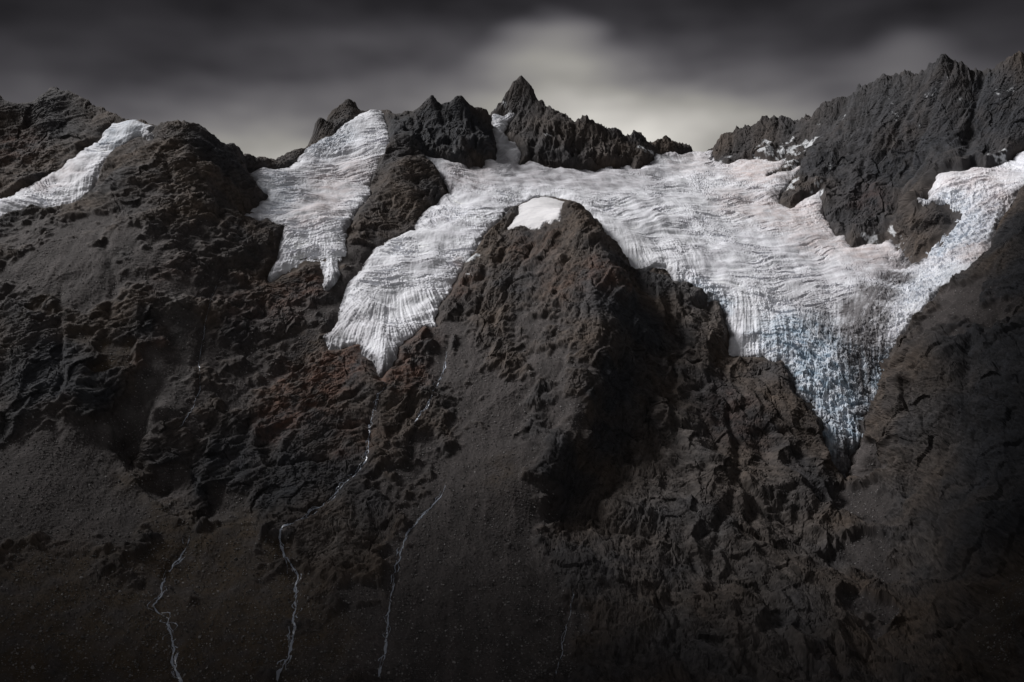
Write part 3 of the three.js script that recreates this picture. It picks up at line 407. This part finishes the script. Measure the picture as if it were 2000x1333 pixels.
function addMesh(name, geometry, material, parent = scene) { const m = new THREE.Mesh(geometry, material); m.name = name; m.castShadow = m.receiveShadow = true; parent.add(m); return m; }
function tag(o, label, category, kind, group) { Object.assign(o.userData, { label, category }); if (kind) o.userData.kind = kind; if (group) o.userData.group = group; return o; }
const rockMat = new THREE.MeshStandardMaterial({ vertexColors: true, roughness: 0.92, flatShading: true });

// the massifs, as one can tell them apart: name, label, outline, nearest distance
const MASSIF = [
  ['mountain', 'dark blue-grey peak rising above the small glacier at the far left', [[-900, 0], [105, 100], [262, 236], [224, 242], [210, 251], [130, 328], [0, 391], [-160, 400], [-900, 450]], 3400],
  ['mountain', 'rounded dark hill between the far left glacier and the hanging glacier', [[303, 247], [300, 200], [420, 220], [534, 318], [482, 335], [505, 377], [470, 429], [400, 470], [230, 450], [186, 370], [228, 291], [301, 277]], 3300],
  ['mountain', 'small leaning rock peak at the top left of the hanging glacier', [[532, 325], [575, 280], [610, 180], [681, 150], [705, 222], [680, 240], [603, 291], [561, 330]], 4300],
  ['mountain', 'almost black double-topped ridge left of the snow couloir', [[746, 222], [746, 150], [844, 150], [900, 150], [956, 200], [956, 225], [969, 296], [960, 321], [939, 336], [914, 332], [823, 301], [774, 283], [757, 240]], 4300],
  ['mountain', 'brown rock rib dividing the hanging glacier from the main ice', [[774, 282], [823, 301], [881, 379], [809, 454], [730, 485], [681, 559], [635, 690], [630, 570], [681, 496], [673, 450], [725, 387], [736, 331]], 3200],
  ['mountain', 'pointed pyramid summit with its jagged ridge above the main glacier', [[956, 225], [957, 120], [1064, 120], [1250, 200], [1370, 240], [1361, 301], [1290, 308], [1233, 325], [1160, 334], [1014, 330], [984, 261]], 4750],
  ['mountain', 'saw-toothed rock ridge on the right skyline beside the bright col', [[1370, 301], [1400, 200], [1592, 180], [1590, 300], [1536, 318], [1475, 310], [1393, 320]], 4750],
  ['mountain', 'huge dark grey rock massif towering over the right side of the ice', [[1592, 300], [1592, 100], [2600, 0], [2600, 250], [1966, 320], [1861, 333], [1790, 392], [1861, 430], [1790, 515], [1664, 490], [1608, 400], [1524, 390]], 3600],
  ['mountain', 'steep brown rock buttress under the white snow cap in the centre', [[988, 452], [1013, 401], [1111, 390], [1150, 428], [1217, 530], [1260, 660], [1230, 800], [1130, 960], [1050, 1020], [1000, 900], [960, 700], [877, 585], [935, 475]], 2500],
  ['mountain', 'black cliffs in the right foreground below the right arm of ice', [[2700, 250], [2120, 320], [2000, 371], [1941, 470], [1829, 577], [1745, 690], [1733, 766], [1720, 850], [1760, 1000], [1760, 1500], [2700, 1500]], 1300],
];
{
  const cols = []; for (let p = -760; p < -70; p += 22) cols.push(p); for (let p = -70; p <= 2070; p += 2.0) cols.push(p); for (let p = 2092; p <= 2760; p += 22) cols.push(p);
  const NC = cols.length, NR = 930, P = new Float32Array(NC * NR * 3), C = new Float32Array(NC * NR * 3), deep = new Uint8Array(NC * NR), key = new Int8Array(NC * NR);
  const all = allRows(cols, NR, 150, 8150);
  for (let i = 0; i < NC; i++) {
    const rows = all[i];
    for (let j = 0; j < NR; j++) {
      const v = i * NR + j, o = 3 * v, d = rows[j], x = (cols[i] - 1000) / F * d;
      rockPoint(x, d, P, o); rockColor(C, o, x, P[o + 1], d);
      deep[v] = T.ice > 45 || capIn(x, d) > 30 ? 1 : 0;
      const py = HZ - F * P[o + 1] / d; let k = -1;
      for (let q = 0; q < MASSIF.length; q++) if (d > MASSIF[q][3] && inPoly(MASSIF[q][2], cols[i], py)) { k = q; break; }
      key[v] = k;
    }
  }
  const N = gridNormals(P, NC, NR);
  const parts = split(P, N, C, NC, NR, (i, j) => { const a = i * NR + j; return deep[a] && deep[a + 1] && deep[a + NR] && deep[a + NR + 1] ? null : key[a]; });
  let tri = 0;
  for (const k in parts) {
    tri += parts[k].index.count / 3;
    const def = MASSIF[k], m = addMesh(def ? (MASSIF.filter((q, n) => n < k && q[0] === def[0]).length ? def[0] + '_' + String(MASSIF.filter((q, n) => n < k && q[0] === def[0]).length).padStart(3, '0') : def[0]) : 'terrain', parts[k], rockMat);
    tag(m, def ? def[1] : 'dark rock and scree slopes falling from the glaciers to the valley', def ? 'mountain' : 'slope', 'structure');
  }
  console.log('rock triangles', tri);
}
// ------------------------------------------------------------------ ice: streaks that follow and cross the flow, traced on a 3 m raster
const LC = 3, LNX = SNX * 2, LND = SND * 2;
const flowX = new Float32Array(SNX * SND), flowD = new Float32Array(SNX * SND), domeH = new Float32Array(SNX * SND);
{
  for (let j = 0; j < SND; j++) for (let i = 0; i < SNX; i++) { const s = sdIce[j * SNX + i]; domeH[j * SNX + i] = coarse(SX0 + i * SC, SD0 + j * SC) + (s > 0 ? 45 * (1 - Math.exp(-s / 70)) : Math.max(-60, s * 0.5)); }
  const tmp = new Float32Array(SNX * SND), R = 6;
  for (let pass = 0; pass < 3; pass++) {
    for (let j = 0; j < SND; j++) { let s = 0; for (let i = -R; i < SNX; i++) { const a = Math.min(SNX - 1, i + R); s += domeH[j * SNX + a]; if (i - R - 1 >= -R - R) s -= i - R - 1 >= 0 ? domeH[j * SNX + i - R - 1] : 0; if (i >= 0) tmp[j * SNX + i] = s / (Math.min(SNX - 1, i + R) - Math.max(0, i - R) + 1); } }
    for (let i = 0; i < SNX; i++) { const col = new Float64Array(SND + 1); for (let j = 0; j < SND; j++) col[j + 1] = col[j] + tmp[j * SNX + i]; for (let j = 0; j < SND; j++) { const a = Math.max(0, j - R), b = Math.min(SND - 1, j + R); domeH[j * SNX + i] = (col[b + 1] - col[a]) / (b - a + 1); } }
  }
  for (let j = 1; j < SND - 1; j++) for (let i = 1; i < SNX - 1; i++) { const k = j * SNX + i, gx = domeH[k - 1] - domeH[k + 1], gd = domeH[k - SNX] - domeH[k + SNX], l = 1 / (Math.hypot(gx, gd) + 1e-6); flowX[k] = gx * l; flowD[k] = gd * l; }
}
const turnC = new Float32Array(SNX * SND), turnS = new Float32Array(SNX * SND);                // crevasses swing round obliquely from place to place
for (let j = 0; j < SND; j++) for (let i = 0; i < SNX; i++) { const x = SX0 + i * SC, d = SD0 + j * SC, t = 1.05 * noise(x / 260, d / 420, 3.3) + 0.5 * noise(x / 90, d / 150, 8.1); turnC[j * SNX + i] = Math.cos(t); turnS[j * SNX + i] = Math.sin(t); }
function streaks(across, steps, blur, seed) {
  const r = rng(seed), src = new Float32Array(LNX * LND), out = new Float32Array(LNX * LND);
  for (let k = 0; k < src.length; k++) src[k] = r() * 2 - 1;
  for (let b = 0; b < blur; b++) for (let j = 1; j < LND - 1; j++) for (let i = 1; i < LNX - 1; i++) { const k = j * LNX + i; src[k] = (src[k] * 2 + src[k - 1] + src[k + 1] + src[k - LNX] + src[k + LNX]) / 6; }
    for (let j = 0; j < LND; j++) for (let i = 0; i < LNX; i++) {
    const q0 = (j >> 1) * SNX + (i >> 1); if (!(sdIce[q0] > -25 || sdCap[q0] > -15)) continue;
    let s = src[j * LNX + i], n = 1;
    for (const dir of [-1, 1]) {
      let u = i, v = j, px = 0, pv = 0;
      for (let t = 0; t < steps; t++) {
        const ui = Math.round(u), vi = Math.round(v); if (ui < 0 || vi < 0 || ui >= LNX || vi >= LND) break;
        const q = (vi >> 1) * SNX + (ui >> 1); let fx = across ? -flowD[q] * turnC[q] - flowX[q] * turnS[q] : flowX[q], fv = across ? flowX[q] * turnC[q] - flowD[q] * turnS[q] : flowD[q];
        if (t && fx * px + fv * pv < 0) { fx = -fx; fv = -fv; } px = fx; pv = fv;
        u += dir * fx; v += dir * fv;
        const a = Math.round(u), c = Math.round(v); if (a < 0 || c < 0 || a >= LNX || c >= LND) break;
        const w = 1 - t / steps; s += src[c * LNX + a] * w; n += w;
      }
    }
    const val = s / Math.sqrt(n); out[j * LNX + i] = val;
  }
  const I = new Float64Array((LNX + 1) * (LND + 1)), M = new Float64Array((LNX + 1) * (LND + 1)), R = 16;              // even strength everywhere
  for (let j = 0; j < LND; j++) { let e = 0, c = 0; for (let i = 0; i < LNX; i++) { const v = out[j * LNX + i]; e += v * v; c += v !== 0 ? 1 : 0; const q = (j + 1) * (LNX + 1) + i + 1; I[q] = I[q - LNX - 1] + e; M[q] = M[q - LNX - 1] + c; } }
  for (let j = 0; j < LND; j++) for (let i = 0; i < LNX; i++) { const q = j * LNX + i; if (out[q] === 0) continue; const a = Math.max(0, i - R), b = Math.min(LNX, i + R), c = Math.max(0, j - R), e = Math.min(LND, j + R), S = (T) => T[e * (LNX + 1) + b] - T[c * (LNX + 1) + b] - T[e * (LNX + 1) + a] + T[c * (LNX + 1) + a]; src[q] = out[q] / Math.sqrt(S(I) / S(M) + 1e-9); }
  for (let q = 0; q < out.length; q++) if (out[q] !== 0) out[q] = src[q];
  return sampler(out, LNX, LND, SX0, SD0, LC);
}
const crossFine = streaks(true, 11, 1, 5), crossWide = streaks(true, 26, 4, 6), alongFine = streaks(false, 12, 1, 7), alongWide = streaks(false, 34, 6, 8), crossBand = streaks(true, 60, 14, 9);
const ICEPATCH = {
  pink: [[1480, 335, 50, 1], [1560, 330, 30, .8], [1540, 420, 60, .9], [1600, 430, 40, 1], [1460, 405, 50, .7], [1690, 490, 50, 1], [1600, 470, 50, .8], [640, 370, 50, .7], [700, 340, 40, .6], [620, 415, 40, .7], [1350, 320, 50, .5], [1900, 350, 50, .6], [1950, 400, 30, .7], [920, 340, 40, .5], [110, 350, 40, .5], [1920, 500, 30, .9], [920, 520, 20, 1]],
  grey: [[1050, 340, 60, 1], [1150, 350, 60, 1], [1230, 340, 50, .8], [950, 350, 50, .6], [1700, 540, 40, .9], [1750, 525, 35, 1], [1640, 560, 60, .5], [1560, 560, 60, .4], [700, 640, 30, .5], [130, 350, 30, .4], [740, 735, 18, .9], [650, 640, 25, .6], [530, 350, 40, .3]],
  moraine: [[1694, 665, 22, 1], [1694, 700, 20, 1], [1692, 735, 18, .9], [1688, 770, 18, .8], [1680, 805, 16, .7], [1778, 515, 18, 1], [1748, 548, 24, 1], [1718, 585, 28, 1], [1690, 620, 34, 1], [1678, 660, 36, 1], [1674, 700, 30, .8], [1674, 740, 26, .6], [1690, 770, 22, .5], [1625, 640, 40, .6], [1600, 600, 50, .35],  [1660, 880, 22, .8], [1655, 920, 24, 1], [1700, 800, 16, .6], [660, 660, 14, .7], [650, 625, 14, .6], [742, 738, 10, .8], [1410, 620, 10, .8], [1540, 340, 10, .6], [1530, 385, 20, .9], [1550, 360, 20, .7]],
  blue: [[1590, 690, 60, 1], [1550, 670, 50, .9], [1620, 730, 60, 1], [1560, 740, 40, 1], [1640, 790, 55, .9], [1720, 730, 36, 1], [1720, 770, 28, 1], [1640, 850, 50, .9], [1400, 595, 24, .7], [1360, 570, 20, .5], [1850, 470, 40, .5], [1800, 560, 50, .3], [1880, 420, 40, .4], [550, 380, 50, .35], [640, 270, 50, .35], [240, 260, 40, .5], [1510, 660, 30, .6]],
  calm: [[1050, 340, 60, 1], [1150, 350, 70, 1], [1230, 340, 50, .9], [950, 345, 50, .7], [1240, 500, 55, .8], [1200, 460, 40, .7], [1480, 330, 40, .9], [1540, 430, 60, .7], [1640, 470, 60, .9], [1700, 490, 60, .9], [700, 240, 40, .7], [640, 375, 40, .8], [690, 340, 30, .6], [840, 470, 40, .6], [870, 330, 30, .6], [1350, 310, 60, .7], [280, 250, 30, .6], [650, 420, 30, .5]],
  splay: [[745, 660, 70, 1], [700, 640, 50, .9], [780, 620, 50, .8], [735, 715, 30, 1], [1480, 630, 50, .9], [1440, 660, 40, 1], [1240, 525, 40, .9], [630, 530, 30, 1], [560, 500, 40, .8], [1640, 850, 40, .8], [600, 480, 40, .6], [160, 380, 40, .6], [1320, 500, 40, .5], [1660, 620, 50, .4], [840, 600, 40, .8]],
  clean: [[990, 258, 30, .9], [1000, 300, 24, .8], [1240, 500, 50, 1], [1200, 455, 36, .9], [1510, 325, 34, 1], [1565, 335, 20, .9], [760, 600, 60, .6], [800, 470, 40, .7], [1400, 400, 60, .55], [1300, 470, 40, .6], [720, 560, 40, .5], [1150, 400, 40, .6], [1870, 520, 50, .5], [1460, 600, 40, .5], [700, 235, 30, .5], [1640, 470, 24, .5]],
  broken: [[1600, 690, 50, .8], [1620, 740, 60, 1], [1650, 800, 60, 1], [1650, 860, 50, 1], [1720, 720, 40, .9], [1860, 460, 50, 1], [1840, 500, 50, 1], [1890, 410, 50, .8], [1780, 570, 50, .7], [1390, 590, 26, .8], [1350, 560, 24, .6], [1560, 720, 40, .9], [1500, 690, 30, .6], [640, 280, 40, .5], [1655, 920, 30, .8], [1740, 640, 40, .6]],
};
for (const k in ICEPATCH) {
  const list = ICEPATCH[k].map(([px, py, r, s]) => { const d = iceDist(px, py), [x, y] = toWorld(px, py, d), R = r * d / F; return [x, y, d, 1 / (R * R), s, R]; }), f = new Float32Array(FNX * FND);
  for (let j = 0; j < FND; j++) for (let i = 0; i < FNX; i++) { const x = FX0 + i * FC, d = FD0 + j * FC; if (iceIn(x, d) < -60) continue; const y = coarse(x, d); let v = 0; for (const [a, b, c, q, s, R] of list) { if (Math.abs(x - a) > 3 * R) continue; const e = ((x - a) * (x - a) + (y - b) * (y - b) + (d - c) * (d - c) * 0.25) * q; if (e < 7) v = Math.max(v, s * Math.exp(-0.3 * e * e)); } f[j * FNX + i] = v; }
  FIELD[k] = sampler(f, FNX, FND, FX0, FD0, FC);
}
const cIce = [0.84, 0.865, 0.915], cPink = [0.56, 0.465, 0.44], cGrey = [0.34, 0.325, 0.345], cMor = [0.075, 0.069, 0.072], cBlue = [0.27, 0.36, 0.44], cSnow = [0.80, 0.80, 0.815], cFirn = [0.58, 0.585, 0.63];
function icePoint(x, d, si, cap, P, C, o) {
  const y = macro(x, d), n = normalAt(x, d, 14), z = -d;
  const cb = crossBand(x, d), cf = crossFine(x, d), cw = crossWide(x, d), af = alongFine(x, d), aw = alongWide(x, d);
  const calm = FIELD.calm(x, d), broken = FIELD.broken(x, d), w = noise(x / 70, y / 70, z / 70), f = noise(x / 9, y / 9, z / 9), m = noise(x / 30, y / 30, z / 30), g = noise(x / 4, y / 4, z / 4);
  const m3 = noise(x / 24 + 3, y / 24, z / 24), edge = si - 2 + 11 * w + 4 * f + (7 + 9 * broken) * m3 + 1.2 * af, lip = smooth(-4, 9, edge), body = 1 - Math.exp(-Math.max(0, edge) / 34);
  const act = cap ? 0.12 : (1 - 0.82 * calm) * clamp(0.55 + 1.7 * noise(x / 190 + 4, y / 190, z / 190) + 0.4 * w + 0.35 * broken, 0.06, 1.5) * mix(0.45, 1, smooth(0, 60, si));
  let h = -5 + 9 * lip + (cap ? 5 : 17) * body;
  const sp = FIELD.splay(x, d), cross = 1 - 0.65 * sp, lon = 0.14 + 0.75 * sp;
  h -= act * cross * (7.0 * smooth(0.75, 1.6, cf) + 11.0 * smooth(0.75, 1.8, cw) * (1 - 0.5 * broken) - 0.6 * cf - 1.2 * cw);
  h += (cap ? 0.3 : 1) * (lon * (1.1 * af + 1.0 * aw) + 6.0 * w + 1.8 * m + 19 * noise(x / 190 + 2, y / 190, z / 190) + 8 * noise(x / 85, y / 85 + 5, z / 85) + 1.5 * cb * (1 - calm) + 0.6 * f + 0.4 * g);
  if (!cap) h += act * 2.2 * facet(x / 11 + 0.2 * cf, y / 9, z / 8 + 0.2 * af);
  if (broken > 0.02 && !cap) { const q = facet(x / 20 + af * 0.15, y / 40, z / 24 + cf * 0.2); h += broken * (13 * q - 6 * (1 - smooth(0, 0.16, facetEdge)) + 0.6 * af + 1.2 * aw); const q2 = facet(x / 7, y / 14, z / 9); h += broken * 2.2 * q2; }
  P[o] = x + n[0] * h; P[o + 1] = y + n[1] * h; P[o + 2] = z + n[2] * h;
  const m2 = noise(x / 46 + 8, y / 46, z / 46), qx = x + 42 * w + 16 * m, qd = d + 60 * m2 + 20 * m3, pink = clamp(FIELD.pink(qx, qd) * (0.7 + 0.1 * cw + 0.35 * m + 0.3 * m2)), grey = clamp(FIELD.grey(qx, qd) * (0.8 + 0.1 * cw + 0.3 * m + 0.3 * m2)), mor = clamp(FIELD.moraine(x + 12 * w, d + 16 * m) * (1.25 + 0.22 * af + 0.15 * aw + 0.4 * f + 0.3 * m) - 0.14);
  const blue = FIELD.blue(qx, qd), clean = clamp(FIELD.clean(qx, qd) * (0.8 + 0.3 * m + 0.3 * m2)), rim = smooth(22, -2, edge + 8 * m + 6 * m3) * clamp(0.5 + 0.9 * w + 0.3 * m3, 0.1, 0.9), bl = clamp(blue * (0.6 + 0.3 * m + 0.12 * cf + 0.3 * m2)), firn = clamp(0.32 + 0.35 * w + 0.3 * m2 + 0.16 * cb + 0.10 * cw + 0.12 * cf + 0.22 * f);
  for (let c = 0; c < 3; c++) {
    let v = cap ? cSnow[c] : mix(cIce[c], cFirn[c], firn);
    if (!cap) { v = mix(v, cSnow[c] + 0.02 * c, clean * 0.8); v = mix(v, cPink[c], pink * 0.75); v = mix(v, cGrey[c], grey * 0.7); v = mix(v, cBlue[c], Math.min(0.9, bl * 1.15)); v = mix(v, cMor[c], mor * 0.9); v = mix(v, cMor[c], rim); v *= 1 + 0.05 * cf + 0.06 * g; }
    else { v = mix(v, cFirn[c], clamp(0.12 + 0.3 * m + 0.2 * f + 0.12 * cf)); v = mix(v, cMor[c], rim * 0.5); }
    C[o + c] = clamp(v, 0.02, 0.92);
  }
}
const iceMat = new THREE.MeshStandardMaterial({ vertexColors: true, roughness: 0.8, flatShading: true });
function iceSheet(pxA, pxB, step, dA, dB, NR, field, cap, keyOf) {
  const cols = []; for (let p = pxA; p <= pxB; p += step) cols.push(p);
  const NC = cols.length, P = new Float32Array(NC * NR * 3), C = new Float32Array(NC * NR * 3), on = new Uint8Array(NC * NR), kk = new Int8Array(NC * NR);
  const all = allRows(cols, NR, dA, dB);
  for (let i = 0; i < NC; i++) {
    const rows = all[i];
    for (let j = 0; j < NR; j++) { const v = i * NR + j, o = 3 * v, d = rows[j], x = (cols[i] - 1000) / F * d, si = field(x, d); if (si < -16) { P[o] = x; P[o + 1] = coarse(x, d); P[o + 2] = -d; continue; } icePoint(x, d, si, cap, P, C, o); on[v] = si > -9 ? 1 : 0; if (on[v]) kk[v] = keyOf(cols[i], HZ - F * P[o + 1] / d, x, d); }
  }
  const N = gridNormals(P, NC, NR);
  return split(P, N, C, NC, NR, (i, j) => { const a = i * NR + j; return on[a] && on[a + 1] && on[a + NR] && on[a + NR + 1] ? kk[a] : null; });
}
{
  const ARM = [[1787, 514], [1745, 552], [1712, 600], [1703, 660], [1700, 720], [1703, 790], [1760, 800], [2700, 600], [2700, 100], [1780, 300], [1780, 400], [1800, 480]];
  const FALL = [[1300, 720], [1440, 640], [1560, 640], [1720, 630], [1760, 780], [1700, 960], [1600, 960], [1500, 760]], TONGUE = [[600, 760], [600, 560], [720, 470], [830, 440], [880, 440], [940, 490], [900, 760]];
  const geo = {};
  for (const [k, box, nr] of [['left', [-160, 312, 1.4, 3250, 4300], 330], ['hanging', [462, 782, 1.4, 3350, 5150], 560], ['main', [628, 2110, 1.4, 2850, 5560], 640]]) {
    const g = iceSheet(box[0], box[1], box[2], box[3], box[4], nr, (x, d) => iceIn(x, d), false, (px, py, x, d) => {
      const inBox = k === 'left' ? x < -1300 : k === 'hanging' ? px < 790 && (inPoly(HANG, x, d)) : !(x < -1300) && !inPoly(HANG, x, d);
      if (!inBox) return 9; if (k !== 'main') return 0;
      return inPoly(ARM, px, py) ? 3 : inPoly(FALL, px, py) ? 2 : inPoly(TONGUE, px, py) ? 1 : 0;
    });
    delete g[9]; geo[k] = g;
  }
  const G = (name, label) => { const o = new THREE.Group(); o.name = name; scene.add(o); tag(o, label, 'glacier'); return o; };
  tag(addMesh('glacier', geo.left[0], iceMat), 'narrow pale glacier sloping down to the left edge below the leftmost peak', 'glacier');
  tag(addMesh('glacier_001', geo.hanging[0], iceMat), 'hanging glacier under the leaning peak ending in two small tongues', 'glacier');
  const m = G('glacier_002', 'wide white glacier filling the central basin with two long tongues');
  addMesh('ice_field', geo.main[0], iceMat, m); addMesh('ice_tongue', geo.main[1], iceMat, m);
  const fl = addMesh('icefall', geo.main[2], iceMat, m); fl.userData.label = 'steep blue crevassed icefall tapering into the gully';
  tag(addMesh('glacier_003', geo.main[3], iceMat), 'right arm of broken ice descending past the great rock massif', 'glacier');
  const cap = iceSheet(980, 1120, 1.5, 3600, 4500, 420, (x, d) => capIn(x, d), true, () => 0);
  tag(addMesh('snow_cap', cap[0], iceMat), 'smooth bright white snow patch on top of the central buttress', 'snow patch');
  let t = 0; for (const k in geo) for (const q in geo[k]) t += geo[k][q].index.count / 3; console.log('ice triangles', t);
}

// ------------------------------------------------------------------ melt streams
const waterMat = new THREE.MeshStandardMaterial({ color: new THREE.Color(0.34, 0.38, 0.45), roughness: 0.3 });
STREAMS.forEach(([label, line, strands, width], q) => {
  const pos = [], idx = [], tmp = [0, 0, 0], way = [];
  let last = null;
  for (let i = 0; i < line.length - 1; i++) for (let t = 0; t < 1; t += 0.125) { const h = hit(mix(line[i][0], line[i + 1][0], t), mix(line[i][1], line[i + 1][1], t)); if (!last || Math.hypot(h[0] - last[0], h[1] - last[1]) > 3) { if (last && Math.hypot(h[0] - last[0], h[1] - last[1]) > 90) { const n = 12; for (let k = 1; k < n; k++) way.push([mix(last[0], h[0], k / n), mix(last[1], h[1], k / n)]); } way.push(h); last = h; } }
  for (let b = 0; b < strands; b++) {
    let prev = false, s = 0; const total = way.length;
    for (let i = 1; i < way.length - 1; i++) {
      const n = Math.max(1, Math.ceil(Math.hypot(way[i + 1][0] - way[i][0], way[i + 1][1] - way[i][1]) / 3)); let tx = way[i + 1][0] - way[i - 1][0], td = way[i + 1][1] - way[i - 1][1]; const l = 1 / (Math.hypot(tx, td) || 1); tx *= l; td *= l;
      for (let k = 0; k < n; k++) {
        const x = mix(way[i][0], way[i + 1][0], k / n), d = mix(way[i][1], way[i + 1][1], k / n); s += 3;
        const off = 6 * noise(s / 45 + 17 * b, q * 3.7, 0.5) * (1 + b) + 2.5 * noise(s / 14, b * 5.1, q * 2.2), gate = noise(s / 60, b * 9.3 + 2, q * 4.1), wd = (b ? 0.45 : 0.9) * width * smooth(0, 0.12, i / total) * mix(0.6, 1.15, i / total) * clamp(0.7 + 1.1 * noise(s / 24, b * 3.3, q + 0.5), 0.15, 1.5);
        if ((b && gate < 0.02) || gate < -0.52) { prev = false; continue; }
        for (const e of [-0.5, 0.5]) { rockPoint(x - td * (off + e * wd), d + tx * (off + e * wd), tmp, 0); pos.push(tmp[0], tmp[1] + 1.0, tmp[2]); }
        const m = pos.length / 3; if (prev) idx.push(m - 4, m - 3, m - 2, m - 3, m - 1, m - 2); prev = true;
      }
    }
  }
  const g = new THREE.BufferGeometry(); g.setAttribute('position', new THREE.Float32BufferAttribute(pos, 3)); g.setIndex(idx); g.computeVertexNormals();
  tag(addMesh('stream' + (q ? '_' + String(q).padStart(3, '0') : ''), g, waterMat), label, 'stream', 'structure');
});
// ------------------------------------------------------------------ boulders on the scree, too many to count
{
  const r = rng(77), list = [], tmp = [0, 0, 0];
  for (let k = 0; k < 90000 && list.length < 24000; k++) {
    const px = -40 + 2080 * r(), py = 430 + 915 * Math.pow(r(), 0.8), [x, d] = hit(px, py); rockPoint(x, d, tmp, 0);
    if (T.loose < 0.35 || T.ice > -5 || r() > 0.35 + 0.65 * T.loose * (0.5 + T.patchy)) continue;
    list.push([tmp[0], tmp[1], tmp[2], 0.7 + 1.9 * Math.pow(r(), 3) + (r() < 0.03 ? 1.8 * r() : 0), r(), r(), r()]);
  }
  const g = new THREE.IcosahedronGeometry(1, 0), p = g.attributes.position;
  for (let i = 0; i < p.count; i++) { const x = p.getX(i), y = p.getY(i), z = p.getZ(i), s = 1 + 0.5 * noise(x * 1.7 + 3, y * 1.7, z * 1.7); p.setXYZ(i, x * s * 1.15, y * s * 0.8, z * s); }
  g.computeVertexNormals();
  const m = new THREE.InstancedMesh(g, new THREE.MeshStandardMaterial({ color: 0xffffff, roughness: 0.9 }), list.length), M = new THREE.Matrix4(), Q = new THREE.Quaternion(), E = new THREE.Euler(), c = new THREE.Color();
  list.forEach(([x, y, z, s, a, b, t], i) => { M.compose(new THREE.Vector3(x, y + 0.25 * s, z), Q.setFromEuler(E.set(a * 6, b * 6, t * 6)), new THREE.Vector3(s, s * (0.6 + 0.5 * a), s)); m.setMatrixAt(i, M); const v = 0.06 + 0.26 * t * t; m.setColorAt(i, c.setRGB(v * 1.03, v, v * 0.99)); });
  m.name = 'boulders'; m.castShadow = m.receiveShadow = true; m.userData = { label: 'scattered grey boulders lying over the scree and turf', category: 'boulders', kind: 'stuff' }; scene.add(m);
  console.log('boulders', list.length);
}
// ------------------------------------------------------------------ unseen cloud added above the frame, its outline shaped to shade the lower slopes
{
  const nx = 90, nz = 60, X = [-7200, 3600], Z = [-3050, 2200], pos = [], idx = [];
  for (let side = 0; side < 2; side++) for (let j = 0; j <= nz; j++) for (let i = 0; i <= nx; i++) {
    const u = i / nx * 2 - 1, v = j / nz * 2 - 1, k = Math.max(Math.abs(u), Math.abs(v)), rr = Math.hypot(u, v) || 1, su = u * k / rr * (1 + 0.0) * 1.0, sv = v * k / rr;                // square to disc
    const ang = Math.atan2(sv, su), rim = 1.18 + 0.10 * noise(Math.cos(ang) * 3, Math.sin(ang) * 3, 2) + 0.05 * noise(Math.cos(ang) * 9, Math.sin(ang) * 9, 5), q = Math.sqrt(Math.max(0, 1 - k * k));
    const x = mix(X[0], X[1], 0.5 + 0.5 * su * rim), z = mix(Z[0], Z[1], 0.5 + 0.5 * sv * rim) - 0.13 * Math.max(-300, x + 3000) + (sv < 0 ? 430 * Math.min(1, -2 * sv) * Math.exp(-Math.pow((x + 1950) / 750, 2)) : 0), b = noise(x / 700, z / 700, 1) + 0.5 * noise(x / 260, z / 260, 4);
    pos.push(x, 1900 + (side ? -1 : 1) * (q * (side ? 140 : 380) * (1 + 0.5 * b) + (k > 0.999 ? 0 : 0)) + 60 * noise(x / 900, z / 900, 9), z);
    if (i && j) { const a = side * (nx + 1) * (nz + 1) + j * (nx + 1) + i, w = nx + 1; side ? idx.push(a, a - 1, a - w, a - 1, a - w - 1, a - w) : idx.push(a, a - w, a - 1, a - 1, a - w, a - w - 1); }
  }
  const g = new THREE.BufferGeometry(); g.setAttribute('position', new THREE.Float32BufferAttribute(pos, 3)); g.setIndex(idx); g.computeVertexNormals();
  tag(addMesh('added_shade_cloud', g, new THREE.MeshStandardMaterial({ color: new THREE.Color(0.55, 0.55, 0.57), roughness: 1 })), 'unseen cloud bank hanging over the valley in front of the glaciers', 'added_shade_cloud', 'structure');
}
renderer.render(scene, camera);
